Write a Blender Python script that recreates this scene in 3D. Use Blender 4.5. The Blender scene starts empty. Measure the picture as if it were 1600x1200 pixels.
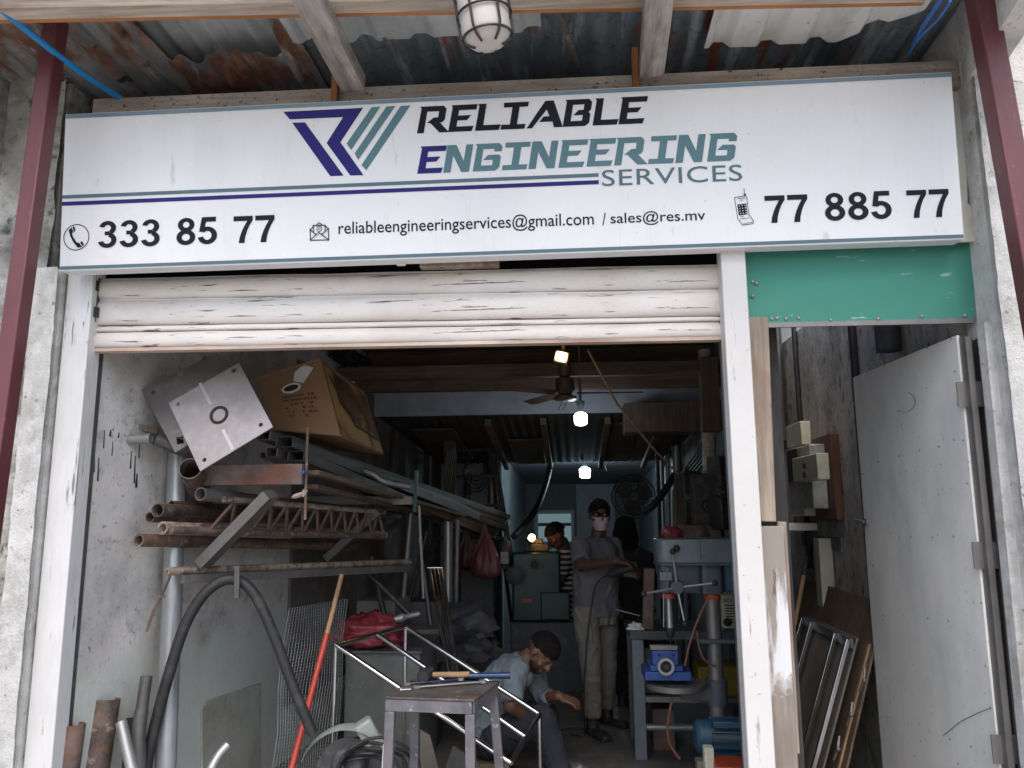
import bpy, math, random
from mathutils import Vector as V, Matrix as MX, noise as NZ
random.seed(7)
S = bpy.context.scene
col = S.collection
PI = math.pi

# ------------------------------------------------------------------ camera
FPX, EYE = 1200.0, 1.6
YAW, PITCH, ROLL = math.radians(4.4244), math.radians(9.3878), math.radians(-0.4206)
_f0 = V((-math.sin(YAW), math.cos(YAW), 0)); _r0 = V((math.cos(YAW), math.sin(YAW), 0)); _u0 = V((0, 0, 1))
CF = math.cos(PITCH)*_f0 + math.sin(PITCH)*_u0
_u1 = -math.sin(PITCH)*_f0 + math.cos(PITCH)*_u0
CR = math.cos(ROLL)*_r0 + math.sin(ROLL)*_u1
CU = -math.sin(ROLL)*_r0 + math.cos(ROLL)*_u1
CO = V((0, 0, EYE))
cam = bpy.data.cameras.new('camera'); camo = bpy.data.objects.new('camera', cam); col.objects.link(camo)
cam.sensor_width = 36; cam.lens = 36*FPX/1600; cam.clip_start = .05; cam.clip_end = 400
camo.matrix_world = MX(((CR.x, CU.x, -CF.x, 0), (CR.y, CU.y, -CF.y, 0), (CR.z, CU.z, -CF.z, EYE), (0, 0, 0, 1)))
S.camera = camo

# ------------------------------------------------------------------ sky, sun, exposure
SUN_EL, SUN_AZ = 56, 6          # soft sun high behind the camera
world = bpy.data.worlds.new('World'); S.world = world; world.use_nodes = True
wn = world.node_tree; bg = wn.nodes['Background']
sky = wn.nodes.new('ShaderNodeTexSky'); sky.sky_type = 'NISHITA'; sky.sun_disc = False
sky.sun_elevation = math.radians(SUN_EL); sky.sun_rotation = math.radians(180-SUN_AZ)
sky.air_density = 1.0; sky.dust_density = 3.0; sky.ozone_density = 1.0
wn.links.new(sky.outputs[0], bg.inputs[0]); bg.inputs[1].default_value = .15
sl = bpy.data.lights.new('sun', 'SUN'); sl.energy = .75; sl.angle = math.radians(45); sl.color = (1, .92, .82)
so = bpy.data.objects.new('sun', sl); col.objects.link(so)
_d = V((math.sin(math.radians(SUN_AZ))*math.cos(math.radians(SUN_EL)), -math.cos(math.radians(SUN_AZ))*math.cos(math.radians(SUN_EL)), math.sin(math.radians(SUN_EL))))
so.rotation_euler = _d.to_track_quat('Z', 'Y').to_euler(); so.location = _d*30
S.view_settings.view_transform = 'Standard'; S.view_settings.look = 'None'
S.view_settings.exposure = 1.12; S.view_settings.gamma = 1; S.view_settings.use_curve_mapping = False
S.render.engine = 'CYCLES'
S.cycles.use_denoising = True; S.cycles.max_bounces = 8; S.cycles.diffuse_bounces = 5; S.cycles.sample_clamp_indirect = 6

# ------------------------------------------------------------------ measuring helpers (photo pixel -> point at a known distance)
def ray(x, y): return FPX*CF + (x-800)*CR - (y-600)*CU
def P(x, y, Y): d = ray(x, y); return CO + d*(Y/d.y)
def PX(x, y, X): d = ray(x, y); return CO + d*(X/d.x)
def PZ(x, y, Z): d = ray(x, y); return CO + d*((Z-EYE)/d.z)
def px(Y): return Y/1200.0
def on_plane(x, y, c, n): d = ray(x, y); return CO + d*((c-CO).dot(n)/d.dot(n))

# ------------------------------------------------------------------ mesh builder
class B:
    def __init__(s): s.v = []; s.f = []
    def add(s, vs, fs):
        o = len(s.v); s.v += [V(p) for p in vs]; s.f += [tuple(i+o for i in f) for f in fs]; return s
    def hexa(s, p):   # 8 points: bottom loop 0-3, top loop 4-7
        return s.add(p, [(3,2,1,0),(4,5,6,7),(0,1,5,4),(1,2,6,5),(2,3,7,6),(3,0,4,7)])
    def box(s, c, d, R=None):
        x, y, z = d[0]/2, d[1]/2, d[2]/2
        q = [V(t) for t in ((-x,-y,-z),(x,-y,-z),(x,y,-z),(-x,y,-z),(-x,-y,z),(x,-y,z),(x,y,z),(-x,y,z))]
        if R: q = [R @ t for t in q]
        return s.hexa([t+V(c) for t in q])
    def bx(s, x0, x1, y0, y1, z0, z1): return s.box(((x0+x1)/2,(y0+y1)/2,(z0+z1)/2),(x1-x0,y1-y0,z1-z0))
    def frame(s, p0, p1, up):
        d = (p1-p0).normalized(); u = V(up)
        if abs(d.dot(u.normalized())) > .98: u = V((0,1,0)) if abs(d.y) < .9 else V((1,0,0))
        a = d.cross(u).normalized(); b = a.cross(d).normalized(); return d, a, b
    def beam(s, p0, p1, w, h, up=(0,0,1), w1=None, h1=None):
        p0 = V(p0); p1 = V(p1); d, a, b = s.frame(p0, p1, up); w1 = w1 or w; h1 = h1 or h
        q = [p0-a*w/2-b*h/2, p0+a*w/2-b*h/2, p1+a*w1/2-b*h1/2, p1-a*w1/2-b*h1/2,
             p0-a*w/2+b*h/2, p0+a*w/2+b*h/2, p1+a*w1/2+b*h1/2, p1-a*w1/2+b*h1/2]
        return s.hexa(q)
    def tube(s, pts, r, n=10, caps=True, close=False):
        pts = [V(p) for p in pts]; m = len(pts); rs = r if isinstance(r, (list, tuple)) else [r]*m
        o = len(s.v); prev = None
        for i in range(m):
            if close: d = pts[(i+1) % m]-pts[i-1]
            else: d = pts[min(i+1, m-1)]-pts[max(i-1, 0)]
            d.normalize()
            if prev is None:
                a = d.orthogonal().normalized()
            else:
                a = (prev-d*prev.dot(d)); a = a.normalized() if a.length > 1e-6 else d.orthogonal().normalized()
            prev = a; b = d.cross(a)
            for k in range(n):
                t = 2*PI*k/n; s.v.append(pts[i]+(a*math.cos(t)+b*math.sin(t))*rs[i])
        for i in range(m if close else m-1):
            j = (i+1) % m
            for k in range(n): s.f.append((o+i*n+k, o+i*n+(k+1) % n, o+j*n+(k+1) % n, o+j*n+k))
        if caps and not close:
            s.f.append(tuple(o+k for k in reversed(range(n)))); s.f.append(tuple(o+(m-1)*n+k for k in range(n)))
        return s
    def lathe(s, p, ax, prof, n=20):   # prof: (distance along axis, radius)
        p = V(p); ax = V(ax).normalized(); a = ax.orthogonal().normalized(); b = ax.cross(a); o = len(s.v)
        for t, r in prof:
            for k in range(n):
                q = 2*PI*k/n; s.v.append(p+ax*t+(a*math.cos(q)+b*math.sin(q))*max(r, 1e-5))
        for i in range(len(prof)-1):
            for k in range(n): s.f.append((o+i*n+k, o+i*n+(k+1) % n, o+(i+1)*n+(k+1) % n, o+(i+1)*n+k))
        return s
    def pipe(s, p0, p1, r, t=.004, n=18):
        p0 = V(p0); L = (V(p1)-p0).length
        return s.lathe(p0, V(p1)-p0, [(.0, r-t), (0, r), (L, r), (L, r-t), (0, r-t)], n)
    def rtube(s, p0, p1, w, h, t=.003, up=(0,0,1)):   # hollow rectangular section
        p0 = V(p0); p1 = V(p1); d, a, b = s.frame(p0, p1, up)
        for sx in (-1, 1): s.beam(p0+a*sx*(w-t)/2, p1+a*sx*(w-t)/2, t, h, up)
        for sy in (-1, 1): s.beam(p0+b*sy*(h-t)/2, p1+b*sy*(h-t)/2, w-2*t-.0006, t, up)
        return s
    def ell(s, c, r, R=None, n=14, m=9):
        c = V(c); o = len(s.v)
        for i in range(m+1):
            th = PI*i/m
            for k in range(n):
                q = 2*PI*k/n; t = V((r[0]*math.sin(th)*math.cos(q), r[1]*math.sin(th)*math.sin(q), r[2]*math.cos(th)))
                if R: t = R @ t
                s.v.append(c+t)
        for i in range(m):
            for k in range(n): s.f.append((o+i*n+k, o+(i+1)*n+k, o+(i+1)*n+(k+1) % n, o+i*n+(k+1) % n))
        return s
    def prism(s, pts, vec):
        pts = [V(p) for p in pts]; n = len(pts); vec = V(vec)
        return s.add(pts+[p+vec for p in pts], [tuple(reversed(range(n))), tuple(range(n, 2*n))]+[(i, (i+1) % n, n+(i+1) % n, n+i) for i in range(n)])
    def sheet(s, fn, nu, nv):
        o = len(s.v)
        for j in range(nv+1):
            for i in range(nu+1): s.v.append(V(fn(i/nu, j/nv)))
        for j in range(nv):
            for i in range(nu): a = o+j*(nu+1)+i; s.f.append((a, a+1, a+nu+2, a+nu+1))
        return s
    def slab(s, fn, nu, nv, vec):   # closed sheet of thickness vec
        vec = V(vec); o = len(s.v); s.sheet(fn, nu, nv); m = (nu+1)*(nv+1); fs = list(s.f[-nu*nv:])
        s.v += [p+vec for p in s.v[o:o+m]]; s.f += [tuple(i+m for i in reversed(f)) for f in fs]
        rim = [o+i for i in range(nu)]+[o+j*(nu+1)+nu for j in range(nv)]+[o+nv*(nu+1)+i for i in range(nu, 0, -1)]+[o+j*(nu+1) for j in range(nv, 0, -1)]
        for a, b in zip(rim, rim[1:]+rim[:1]): s.f.append((b, a, a+m, b+m))
        return s
    def sph(s, chain):   # (point, radius) chain with round joints, for bodies
        for (p, r) in chain: s.ell(p, (r, r, r))
        for (p, r), (q, t) in zip(chain, chain[1:]): s.tube([p, q], [r, t], 14)
        return s

def tagit(o, label=None, cat=None, group=None, kind=None):
    for k, v in (('label', label), ('category', cat), ('group', group), ('kind', kind)):
        if v: o[k] = v
    return o
def wloc(o):
    l = o.location.copy()
    while o.parent: o = o.parent; l += o.location
    return l
def link_mesh(name, me, loc, parent=None):
    o = bpy.data.objects.new(name, me); col.objects.link(o)
    if parent: o.parent = parent; o.location = V(loc)-wloc(parent)
    else: o.location = loc
    return o
def obj(name, b, mat, parent=None, label=None, cat=None, group=None, kind=None, bevel=0, smooth=True, origin=None, sharp=True):
    vs = b.v
    if origin is None:
        lo = [min(p[i] for p in vs) for i in range(3)]; hi = [max(p[i] for p in vs) for i in range(3)]
        origin = V(((lo[0]+hi[0])/2, (lo[1]+hi[1])/2, lo[2]))
    me = bpy.data.meshes.new(name); me.from_pydata([tuple(p-origin) for p in vs], [], b.f); me.validate()
    if smooth:
        me.shade_smooth()
        if sharp: me.set_sharp_from_angle(angle=.7)
    if mat: me.materials.append(mat)
    o = link_mesh(name, me, origin, parent); tagit(o, label, cat, group, kind)
    if bevel:
        m = o.modifiers.new('bevel', 'BEVEL'); m.width = bevel; m.segments = 2; m.limit_method = 'ANGLE'; m.angle_limit = .7
    return o
def thing(name, loc, label, cat, group=None, kind=None):
    o = bpy.data.objects.new(name, None); col.objects.link(o); o.location = loc; o.empty_display_size = .1
    return tagit(o, label, cat, group, kind)
def dots(name, pts, nrm, r, h, mat, parent):   # rivets / bolts sharing one mesh
    b = B().lathe((0,0,0), nrm, [(-.001, r), (h*.5, r*.85), (h, r*.35), (h, 0)], 8); me = None
    for p in pts:
        if me is None: o = obj(name, b, mat, parent, origin=V((0,0,0))); me = o.data; o.location = V(p)-wloc(parent)
        else: link_mesh(name, me, p, parent)
def curve_mesh(loops, extrude=0):   # 2D loops -> filled mesh (holes by nesting)
    cu = bpy.data.curves.new('c', 'CURVE'); cu.dimensions = '2D'; cu.fill_mode = 'BOTH' if extrude else 'FRONT'; cu.extrude = extrude
    for L in loops:
        sp = cu.splines.new('POLY'); sp.points.add(len(L)-1); sp.use_cyclic_u = True
        for q, p in zip(sp.points, L): q.co = (p[0], p[1], 0, 1)
    o = bpy.data.objects.new('c', cu); me = bpy.data.meshes.new_from_object(o)
    vs = [v.co.copy() for v in me.vertices]; fs = [tuple(p.vertices) for p in me.polygons]
    bpy.data.objects.remove(o); bpy.data.curves.remove(cu); bpy.data.meshes.remove(me); return vs, fs
def text_mesh(txt, bold=0, space=1.0):
    cu = bpy.data.curves.new('t', 'FONT'); cu.body = txt; cu.offset = bold; cu.space_character = space; cu.fill_mode = 'FRONT'; cu.resolution_u = 4
    o = bpy.data.objects.new('t', cu); me = bpy.data.meshes.new_from_object(o)
    vs = [v.co.copy() for v in me.vertices]; fs = [tuple(p.vertices) for p in me.polygons]
    bpy.data.objects.remove(o); bpy.data.curves.remove(cu); bpy.data.meshes.remove(me); return vs, fs
def circ(cx, cy, r, n=16): return [(cx+r*math.cos(2*PI*k/n), cy+r*math.sin(2*PI*k/n)) for k in range(n)]
def bez(pts, n=8):   # Catmull-Rom through points
    pts = [V(p) for p in pts]; out = []
    for i in range(len(pts)-1):
        a, b, c, d = pts[max(i-1, 0)], pts[i], pts[i+1], pts[min(i+2, len(pts)-1)]
        for k in range(n):
            t = k/n; out.append(.5*((2*b)+(c-a)*t+(2*a-5*b+4*c-d)*t*t+(3*b-a-3*c+d)*t**3))
    return out+[pts[-1]]
def Rxyz(x, y, z): return MX.Rotation(math.radians(z), 3, 'Z') @ MX.Rotation(math.radians(y), 3, 'Y') @ MX.Rotation(math.radians(x), 3, 'X')

# ------------------------------------------------------------------ materials
def mat(name, base, rough=.6, metal=0., layers=(), bump=(), var=.16, vscale=3., spec=.5, emit=None, estr=0., rvar=.12, regions=(), over=()):
    """layers: (colour, scale, lo, hi, stretch, amount); bump: (scale, strength, stretch); regions: (colour, axis, lo, hi, wobble, amount)"""
    m = bpy.data.materials.new(name); m.use_nodes = True; N = m.node_tree.nodes; Lk = m.node_tree.links.new
    bs = N['Principled BSDF']; tc = N.new('ShaderNodeTexCoord')
    def nz(scale, st=(1,1,1), det=6, ro=.6, off=0.):
        mp = N.new('ShaderNodeMapping'); mp.inputs['Scale'].default_value = st; mp.inputs['Location'].default_value = (off, off*.7, off*1.3); Lk(tc.outputs['Object'], mp.inputs[0])
        t = N.new('ShaderNodeTexNoise'); t.inputs['Scale'].default_value = scale; t.inputs['Detail'].default_value = det; t.inputs['Roughness'].default_value = ro
        Lk(mp.outputs[0], t.inputs['Vector']); return t.outputs[0]
    def rng(s, lo, hi, a=0., b=1.):
        r = N.new('ShaderNodeMapRange'); r.clamp = True
        for k, x in zip((1,2,3,4), (lo, hi, a, b)): r.inputs[k].default_value = x
        Lk(s, r.inputs[0]); return r.outputs[0]
    def mix(f, a, b):
        x = N.new('ShaderNodeMix'); x.data_type = 'RGBA'; Lk(f, x.inputs[0])
        for s, k in ((a, 6), (b, 7)):
            if isinstance(s, tuple): x.inputs[k].default_value = (*s, 1)
            else: Lk(s, x.inputs[k])
        return x.outputs[2]
    n0 = nz(vscale, off=len(name)*.37)
    c = mix(rng(n0, .3, .7), tuple(max(0, x*(1-var)) for x in base), tuple(min(1, x*(1+var)) for x in base))
    for i, (lc, sc, lo, hi, st, am) in enumerate(layers):
        c = mix(rng(nz(sc, st, 8, .65, 3.1*i+1), lo-.05, hi-.045, 0, am), c, lc)
    for (lc, ax, lo, hi, wob, am) in regions:
        sp = N.new('ShaderNodeSeparateXYZ'); Lk(tc.outputs['Object'], sp.inputs[0])
        a = N.new('ShaderNodeMath'); a.operation = 'MULTIPLY_ADD'; Lk(nz(4, off=5), a.inputs[0]); a.inputs[1].default_value = wob; Lk(sp.outputs[ax], a.inputs[2])
        c = mix(rng(a.outputs[0], lo, hi, 0, am), c, lc)
    for i, (lc, sc, lo, hi, st, am) in enumerate(over): c = mix(rng(nz(sc, st, 8, .65, 5.7*i+2), lo, hi, 0, am), c, lc)
    Lk(c, bs.inputs['Base Color'])
    Lk(rng(n0, .25, .75, max(.03, rough-rvar), min(1, rough+rvar)), bs.inputs['Roughness'])
    bs.inputs['Metallic'].default_value = metal; bs.inputs['Specular IOR Level'].default_value = spec
    if bump:
        prev = None
        for i, (sc, stg, st) in enumerate(bump):
            bm = N.new('ShaderNodeBump'); bm.inputs['Strength'].default_value = stg; bm.inputs['Distance'].default_value = .01
            Lk(nz(sc, st, 8, .65, 9+i), bm.inputs['Height'])
            if prev: Lk(prev, bm.inputs['Normal'])
            prev = bm.outputs[0]
        Lk(prev, bs.inputs['Normal'])
    if emit: bs.inputs['Emission Color'].default_value = (*emit, 1); bs.inputs['Emission Strength'].default_value = estr
    return m
U = (1,1,1)
def wood(name, base, dark, ax, rough=.75, extra=(), spec=.3):
    st = {'x': (.06,1,1), 'y': (1,.06,1), 'z': (1,1,.06)}[ax]; sl_ = {'x': (.15,1,1), 'y': (1,.15,1), 'z': (1,1,.15)}[ax]
    return mat(name, base, rough, 0, ((dark, 45, .45, .7, st, .6), (dark, 7, .52, .75, sl_, .7))+tuple(extra), ((60, .25, st), (180, .1, U)), .2, 4, spec)
m_concrete = mat('rough concrete render', (.43,.42,.385), .9, 0, (((.10,.098,.09), 4, .5, .68, U, .8), ((.66,.645,.60), 8, .55, .68, U, .7), ((.05,.048,.042), 17, .63, .70, U, .8)), ((7, 1., U), (50, 1., U)), .25, 2)
m_plaster_lt = mat('pale painted plaster', (.58,.575,.55), .85, 0, (((.34,.33,.30), 4, .53, .70, (1,1,.5), .8), ((.10,.10,.09), 26, .65, .72, U, .75), ((.72,.715,.70), 12, .52, .65, U, .6)), ((18, .9, U), (100, .7, U)), .2, 3)
m_inwall = mat('stained interior plaster', (.63,.61,.585), .85, 0, (((.27,.265,.26), 2.2, .52, .72, U, .6), ((.13,.13,.13), 9, .60, .74, U, .6), ((.05,.05,.05), 40, .64, .74, U, .8), ((.24,.12,.07), 3.5, .64, .76, (1,1,.4), .55), ((.56,.56,.56), 7, .56, .68, U, .5)), ((14, .3, U), (80, .3, U)), .2, 1.2,
               regions=(((.54,.58,.53), 2, 1.12, 1.02, .25, .75),))
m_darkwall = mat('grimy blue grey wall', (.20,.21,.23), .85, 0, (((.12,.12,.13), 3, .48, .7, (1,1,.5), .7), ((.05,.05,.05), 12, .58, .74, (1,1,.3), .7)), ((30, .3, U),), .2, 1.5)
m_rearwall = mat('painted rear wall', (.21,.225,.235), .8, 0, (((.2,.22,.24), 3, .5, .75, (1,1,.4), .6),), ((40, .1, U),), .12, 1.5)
m_passwall = mat('pitted passage render', (.50,.475,.43), .9, 0, (((.17,.15,.12), 4, .5, .7, (1,1,.6), .7), ((.05,.045,.04), 26, .6, .7, (1,1,.5), .85), ((.55,.54,.51), 3, .55, .7, U, .7), ((.15,.16,.09), 12, .56, .72, (1,1,.3), .5)), ((12, .8, U), (60, .8, U)), .2, 1.5)
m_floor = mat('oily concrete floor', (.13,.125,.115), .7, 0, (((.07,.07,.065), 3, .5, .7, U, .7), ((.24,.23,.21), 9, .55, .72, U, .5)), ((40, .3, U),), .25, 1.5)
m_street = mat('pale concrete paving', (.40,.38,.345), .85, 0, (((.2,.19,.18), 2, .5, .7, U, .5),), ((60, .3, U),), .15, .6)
m_sign = mat('white sign skin', (.76,.765,.775), .5, 0, (((.60,.61,.58), 2.2, .54, .78, (1,1,.6), .45), ((.40,.40,.36), 45, .70, .76, U, .6), ((.36,.38,.29), 11, .70, .80, (1.4,1,.35), .55), ((.55,.54,.50), 26, .60, .76, (2,1,.12), .16)), ((2.2, .22, U),), .03, 1.2, .35)
m_navy = mat('navy vinyl', (.028,.024,.16), .6, 0, (), (), .05, 8, .15)
m_teal = mat('grey teal vinyl', (.105,.205,.235), .6, 0, (), (), .06, 8, .2)
m_slate = mat('slate grey vinyl', (.10,.165,.195), .6, 0, (), (), .06, 8, .2)
m_ink = mat('charcoal vinyl', (.014,.014,.022), .6, 0, (), (), .05, 8, .15)
m_bluegrey = mat('blue grey sign border', (.17,.25,.31), .5, 0, (((.3,.34,.36), 14, .6, .7, (.3,1,1), .5),), (), .1, 6)
m_signback = mat('cream backing sheet', (.60,.585,.52), .6, 0, (((.33,.30,.24), 7, .56, .75, (1,1,.5), .6), ((.2,.16,.1), 30, .66, .74, U, .7)), ((5, .1, U),), .08, 3)
m_shutter = mat('worn white shutter paint', (.67,.635,.60), .5, 0, (((.50,.43,.38), 5, .52, .75, (.35,1,1), .6), ((.075,.055,.045), 7, .665, .685, (.30,1,6), .9), ((.10,.08,.07), 16, .675, .70, (.35,1,5), .9), ((.30,.22,.18), 60, .68, .75, U, .6)), ((18, .12, (.2,1,1)),), .07, 4)
m_whitepaint = mat('chipped white paint', (.66,.66,.66), .5, 0, (((.40,.38,.35), 6, .66, .76, (1,1,.14), .75), ((.08,.075,.07), 20, .66, .70, (1.5,1.5,.12), .9), ((.55,.54,.52), 30, .5, .7, (1,1,.2), .4)), ((30, .15, (1,1,.2)),), .05, 4)
m_whitejamb = mat('white jamb paint with rust bleed', (.56,.55,.54), .48, 0, (((.56,.54,.53), 9, .56, .76, (1,1,.3), .5), ((.16,.15,.14), 30, .70, .73, U, .8), ((.20,.18,.16), 14, .68, .72, (1,1,.12), .8), ((.36,.19,.12), 2.6, .72, .80, (1,1,.6), .8)), ((40, .1, U),), .05, 4)
m_green = mat('sea green sheet paint', (.052,.225,.17), .62, 0, (((.04,.22,.175), 4, .52, .75, (.4,1,1), .5), ((.38,.52,.46), 18, .69, .73, (.4,1,1.5), .6)), ((4, .12, U),), .06, 4,
              regions=(((.02,.02,.018), 0, .50, .57, .10, .85), ((.025,.03,.025), 0, -.46, -.54, .14, .5), ((.03,.05,.04), 2, .06, -.01, .10, .5)), spec=.3)
m_door = mat('pale grey door paint', (.81,.795,.745), .45, 0, (((.45,.48,.48), 3, .5, .75, (1,1,.5), .5), ((.74,.75,.73), 6, .55, .75, U, .4), ((.22,.23,.22), 50, .69, .73, U, .8), ((.34,.34,.31), 3, .62, .8, (1,1,.3), .5)), ((5, .1, U),), .05, 2)
m_red = mat('oxide red steel paint', (.125,.035,.04), .42, 0, (((.07,.02,.022), 8, .5, .75, (1,1,.3), .6), ((.25,.12,.10), 40, .66, .74, U, .5)), ((30, .08, U),), .1, 4)
m_rustsheet = mat('rusted corrugated sheet', (.30,.315,.32), .55, .25, (((.10,.10,.105), 4, .45, .65, (1,.25,1), .7), ((.19,.085,.045), 5, .52, .60, (1,.4,1), .95), ((.33,.19,.12), 16, .56, .66, (1,.4,1), .8), ((.50,.52,.52), 9, .62, .70, (1,.3,1), .7), ((.03,.022,.018), 6, .66, .72, U, .9)), ((70, .35, U),), .2, 3)
m_darksheet = mat('weathered dark corrugated sheet', (.23,.27,.295), .5, .1, (((.05,.065,.08), 3, .45, .7, (1,.2,1), .8), ((.55,.59,.60), 8, .60, .70, (1.3,.16,1), .8), ((.26,.085,.035), 7, .61, .66, (1.2,.22,1), .95), ((.03,.03,.035), 30, .6, .7, U, .6)), ((60, .25, U),), .25, 3)
m_greysheet = mat('light galvanised sheet', (.55,.58,.585), .5, .1, (((.28,.31,.32), 5, .48, .7, (1,.3,1), .6), ((.62,.64,.64), 26, .6, .7, U, .6), ((.24,.10,.05), 8, .70, .74, U, .9)), ((50, .1, U),), .12, 3)
m_whitesheet = mat('off white profiled sheet', (.76,.76,.74), .5, .1, (((.38,.375,.36), 6, .54, .75, (1,.4,1), .6), ((.25,.16,.11), 30, .68, .73, U, .6)), ((40, .08, U),), .08, 3)
m_woodgrey = wood('weathered grey timber', (.40,.365,.33), (.10,.07,.05), 'y', extra=(((.62,.59,.55), 6, .55, .7, (1,.3,1), .6),))
m_woodpine = wood('pale pine purlin', (.55,.47,.39), (.24,.16,.10), 'x')
m_woodor = wood('orange pine batten', (.50,.22,.08), (.22,.08,.03), 'x')
m_peg = wood('reddish timber peg', (.33,.13,.055), (.14,.05,.025), 'z')
m_plate = wood('insect eaten wall plate', (.42,.37,.31), (.20,.15,.11), 'x', extra=(((.05,.025,.015), 62, .645, .69, (.7,1,1), .9),))
m_oldboard = wood('bare weathered board', (.33,.28,.225), (.13,.085,.06), 'z', extra=(((.20,.09,.05), 3, .55, .7, (1,1,.4), .7), ((.06,.04,.03), 16, .66, .69, (1.5,1.5,.2), .9), ((.20,.17,.16), 2.5, .5, .7, U, .6)))
m_paintboard = mat('board with white paint wear', (.25,.215,.185), .7, 0, (((.15,.12,.095), 45, .47, .75, (1,1,.06), .7), ((.16,.13,.11), 5, .55, .75, (1,1,.2), .6)), ((60, .25, (1,1,.06)), (160, .15, U)), .2, 4, regions=(((.60,.61,.63), 2, 1.42, 1.50, 1.05, .94), ((.13,.10,.085), 2, 1.80, 1.86, .25, .8)), over=(((.22,.18,.15), 4, .50, .56, (1.6,1,.22), .9), ((.10,.08,.07), 22, .62, .66, (1,1,.2), .9)))
m_darkwood = wood('dark roof timber', (.19,.135,.095), (.05,.036,.026), 'x')
m_darkpost = wood('dark timber post', (.13,.095,.07), (.05,.035,.028), 'z')
m_rust = mat('rusty steel', (.15,.11,.09), .7, .3, (((.06,.048,.043), 12, .48, .66, U, .8), ((.23,.135,.09), 18, .54, .7, U, .7), ((.42,.38,.34), 22, .62, .7, U, .6)), ((90, .3, U),), .25, 10)
m_rustpale = mat('flaking pale rusty pipe', (.33,.27,.22), .7, .2, (((.13,.07,.045), 14, .5, .62, U, .85), ((.52,.47,.40), 24, .55, .68, U, .7)), ((70, .4, U),), .2, 10)
m_rustred = mat('red rusted channel', (.17,.13,.115), .7, .25, (((.19,.07,.04), 5, .52, .68, (.5,1,1), .9), ((.07,.05,.045), 9, .5, .7, U, .7)), ((60, .3, U),), .25, 6)
m_steel = mat('dull mill steel', (.22,.21,.205), .5, .6, (((.14,.13,.125), 8, .5, .7, U, .6), ((.26,.16,.11), 20, .62, .72, U, .5)), ((80, .1, U),), .15, 6)
m_platem = mat('mill scale plate steel', (.37,.34,.335), .5, .45, (((.24,.21,.205), 6, .48, .72, U, .6), ((.50,.46,.45), 9, .55, .75, U, .5)), ((60, .1, U),), .1, 5)
m_plated = mat('dark plate steel', (.20,.185,.185), .5, .45, (((.12,.11,.11), 5, .5, .72, U, .6), ((.36,.34,.33), 12, .6, .72, U, .5)), ((60, .1, U),), .1, 5)
m_galv = mat('galvanised steel', (.33,.33,.325), .42, .6, (((.33,.34,.35), 10, .48, .7, U, .5),), ((60, .05, U),), .1, 8)
m_alu = mat('milled aluminium tube', (.085,.085,.082), .5, .35, (((.16,.155,.15), 7, .5, .7, (1,.2,1), .6),), (), .12, 8)
m_pvc = mat('grey zinc pipe', (.40,.42,.44), .34, .45, (((.22,.23,.24), 7, .50, .70, (1,1,.3), .6),), (), .06, 5)
m_chrome = mat('polished stainless tube', (.72,.72,.73), .16, 1., (), (), .06, 8, rvar=.06)
m_black = mat('black rubber', (.02,.02,.022), .6, 0, (((.07,.07,.07), 14, .58, .72, U, .5),), (), .2, 10)
m_blackm = mat('black painted metal', (.028,.028,.03), .5, .2, (((.09,.08,.075), 18, .58, .72, U, .6),), (), .2, 10)
m_darkgrey = mat('dark grey enamel', (.07,.072,.078), .55, .1, (((.16,.15,.145), 14, .58, .72, U, .6),), ((60, .1, U),), .2, 8)
m_card = mat('brown cardboard', (.27,.155,.085), .8, 0, (((.20,.11,.06), 5, .5, .7, U, .5),), ((3, .1, U),), .08, 4)
m_cardyel = mat('printed carton side', (.50,.34,.14), .6, 0, (((.36,.2,.07), 3.2, .48, .68, U, .7), ((.06,.05,.035), 2.6, .60, .68, U, .9)), (), .12, 3)
m_cardink = mat('carton printing ink', (.075,.045,.03), .7, 0, (), (), .1, 9)
m_paper = mat('white paper', (.66,.66,.65), .7, 0, (), (), .05, 9)
m_bluepvc = mat('bright blue pipe', (.02,.26,.60), .38, 0, (((.02,.19,.46), 8, .5, .7, U, .5),), (), .06, 5)
m_bluerope = mat('blue rope', (.03,.15,.48), .6, 0, (), ((150, .4, U),), .2, 20)
m_redbag = mat('red plastic bag', (.21,.025,.035), .38, 0, (((.36,.07,.09), 8, .52, .7, U, .5),), ((14, .6, U), (40, .3, U)), .15, 5)
m_pinkbag = mat('dusky pink plastic bag', (.12,.03,.038), .5, 0, (((.18,.06,.07), 8, .5, .7, (1,1,.3), .5),), ((14, .6, (1,1,.3)),), .15, 5)
m_redpole = mat('red painted pole', (.40,.045,.025), .4, 0, (((.36,.04,.02), 20, .55, .7, (1,1,.2), .5),), (), .1, 8)
m_polewood = wood('bare broomstick wood', (.42,.27,.15), (.22,.13,.07), 'z')
m_cgreen = mat('machine green enamel', (.005,.036,.037), .4, 0, (((.01,.06,.055), 4, .5, .7, U, .6),), (), .1, 3)
m_mblue = mat('machine blue enamel', (.018,.06,.23), .42, 0, (((.015,.05,.2), 9, .54, .7, U, .6),), ((40, .1, U),), .12, 6)
m_motor = mat('motor blue enamel', (.022,.075,.13), .45, 0, (((.02,.06,.09), 7, .5, .7, U, .6),), ((40, .1, U),), .12, 6)
m_drill = mat('pale blue grey machine paint', (.125,.15,.16), .4, .1, (((.17,.2,.23), 6, .5, .72, U, .6), ((.09,.09,.09), 25, .64, .72, U, .6)), (), .1, 5)
m_drilld = mat('deep grey blue casting', (.07,.085,.095), .5, .1, (((.06,.07,.085), 9, .5, .7, U, .6),), ((40, .15, U),), .15, 6)
m_orange = mat('orange red collar paint', (.38,.06,.025), .45, 0, (), (), .1, 8)
m_yellow = mat('yellow moulded case', (.19,.125,.012), .5, 0, (((.3,.19,.01), 9, .55, .72, U, .5),), (), .1, 5)
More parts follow.
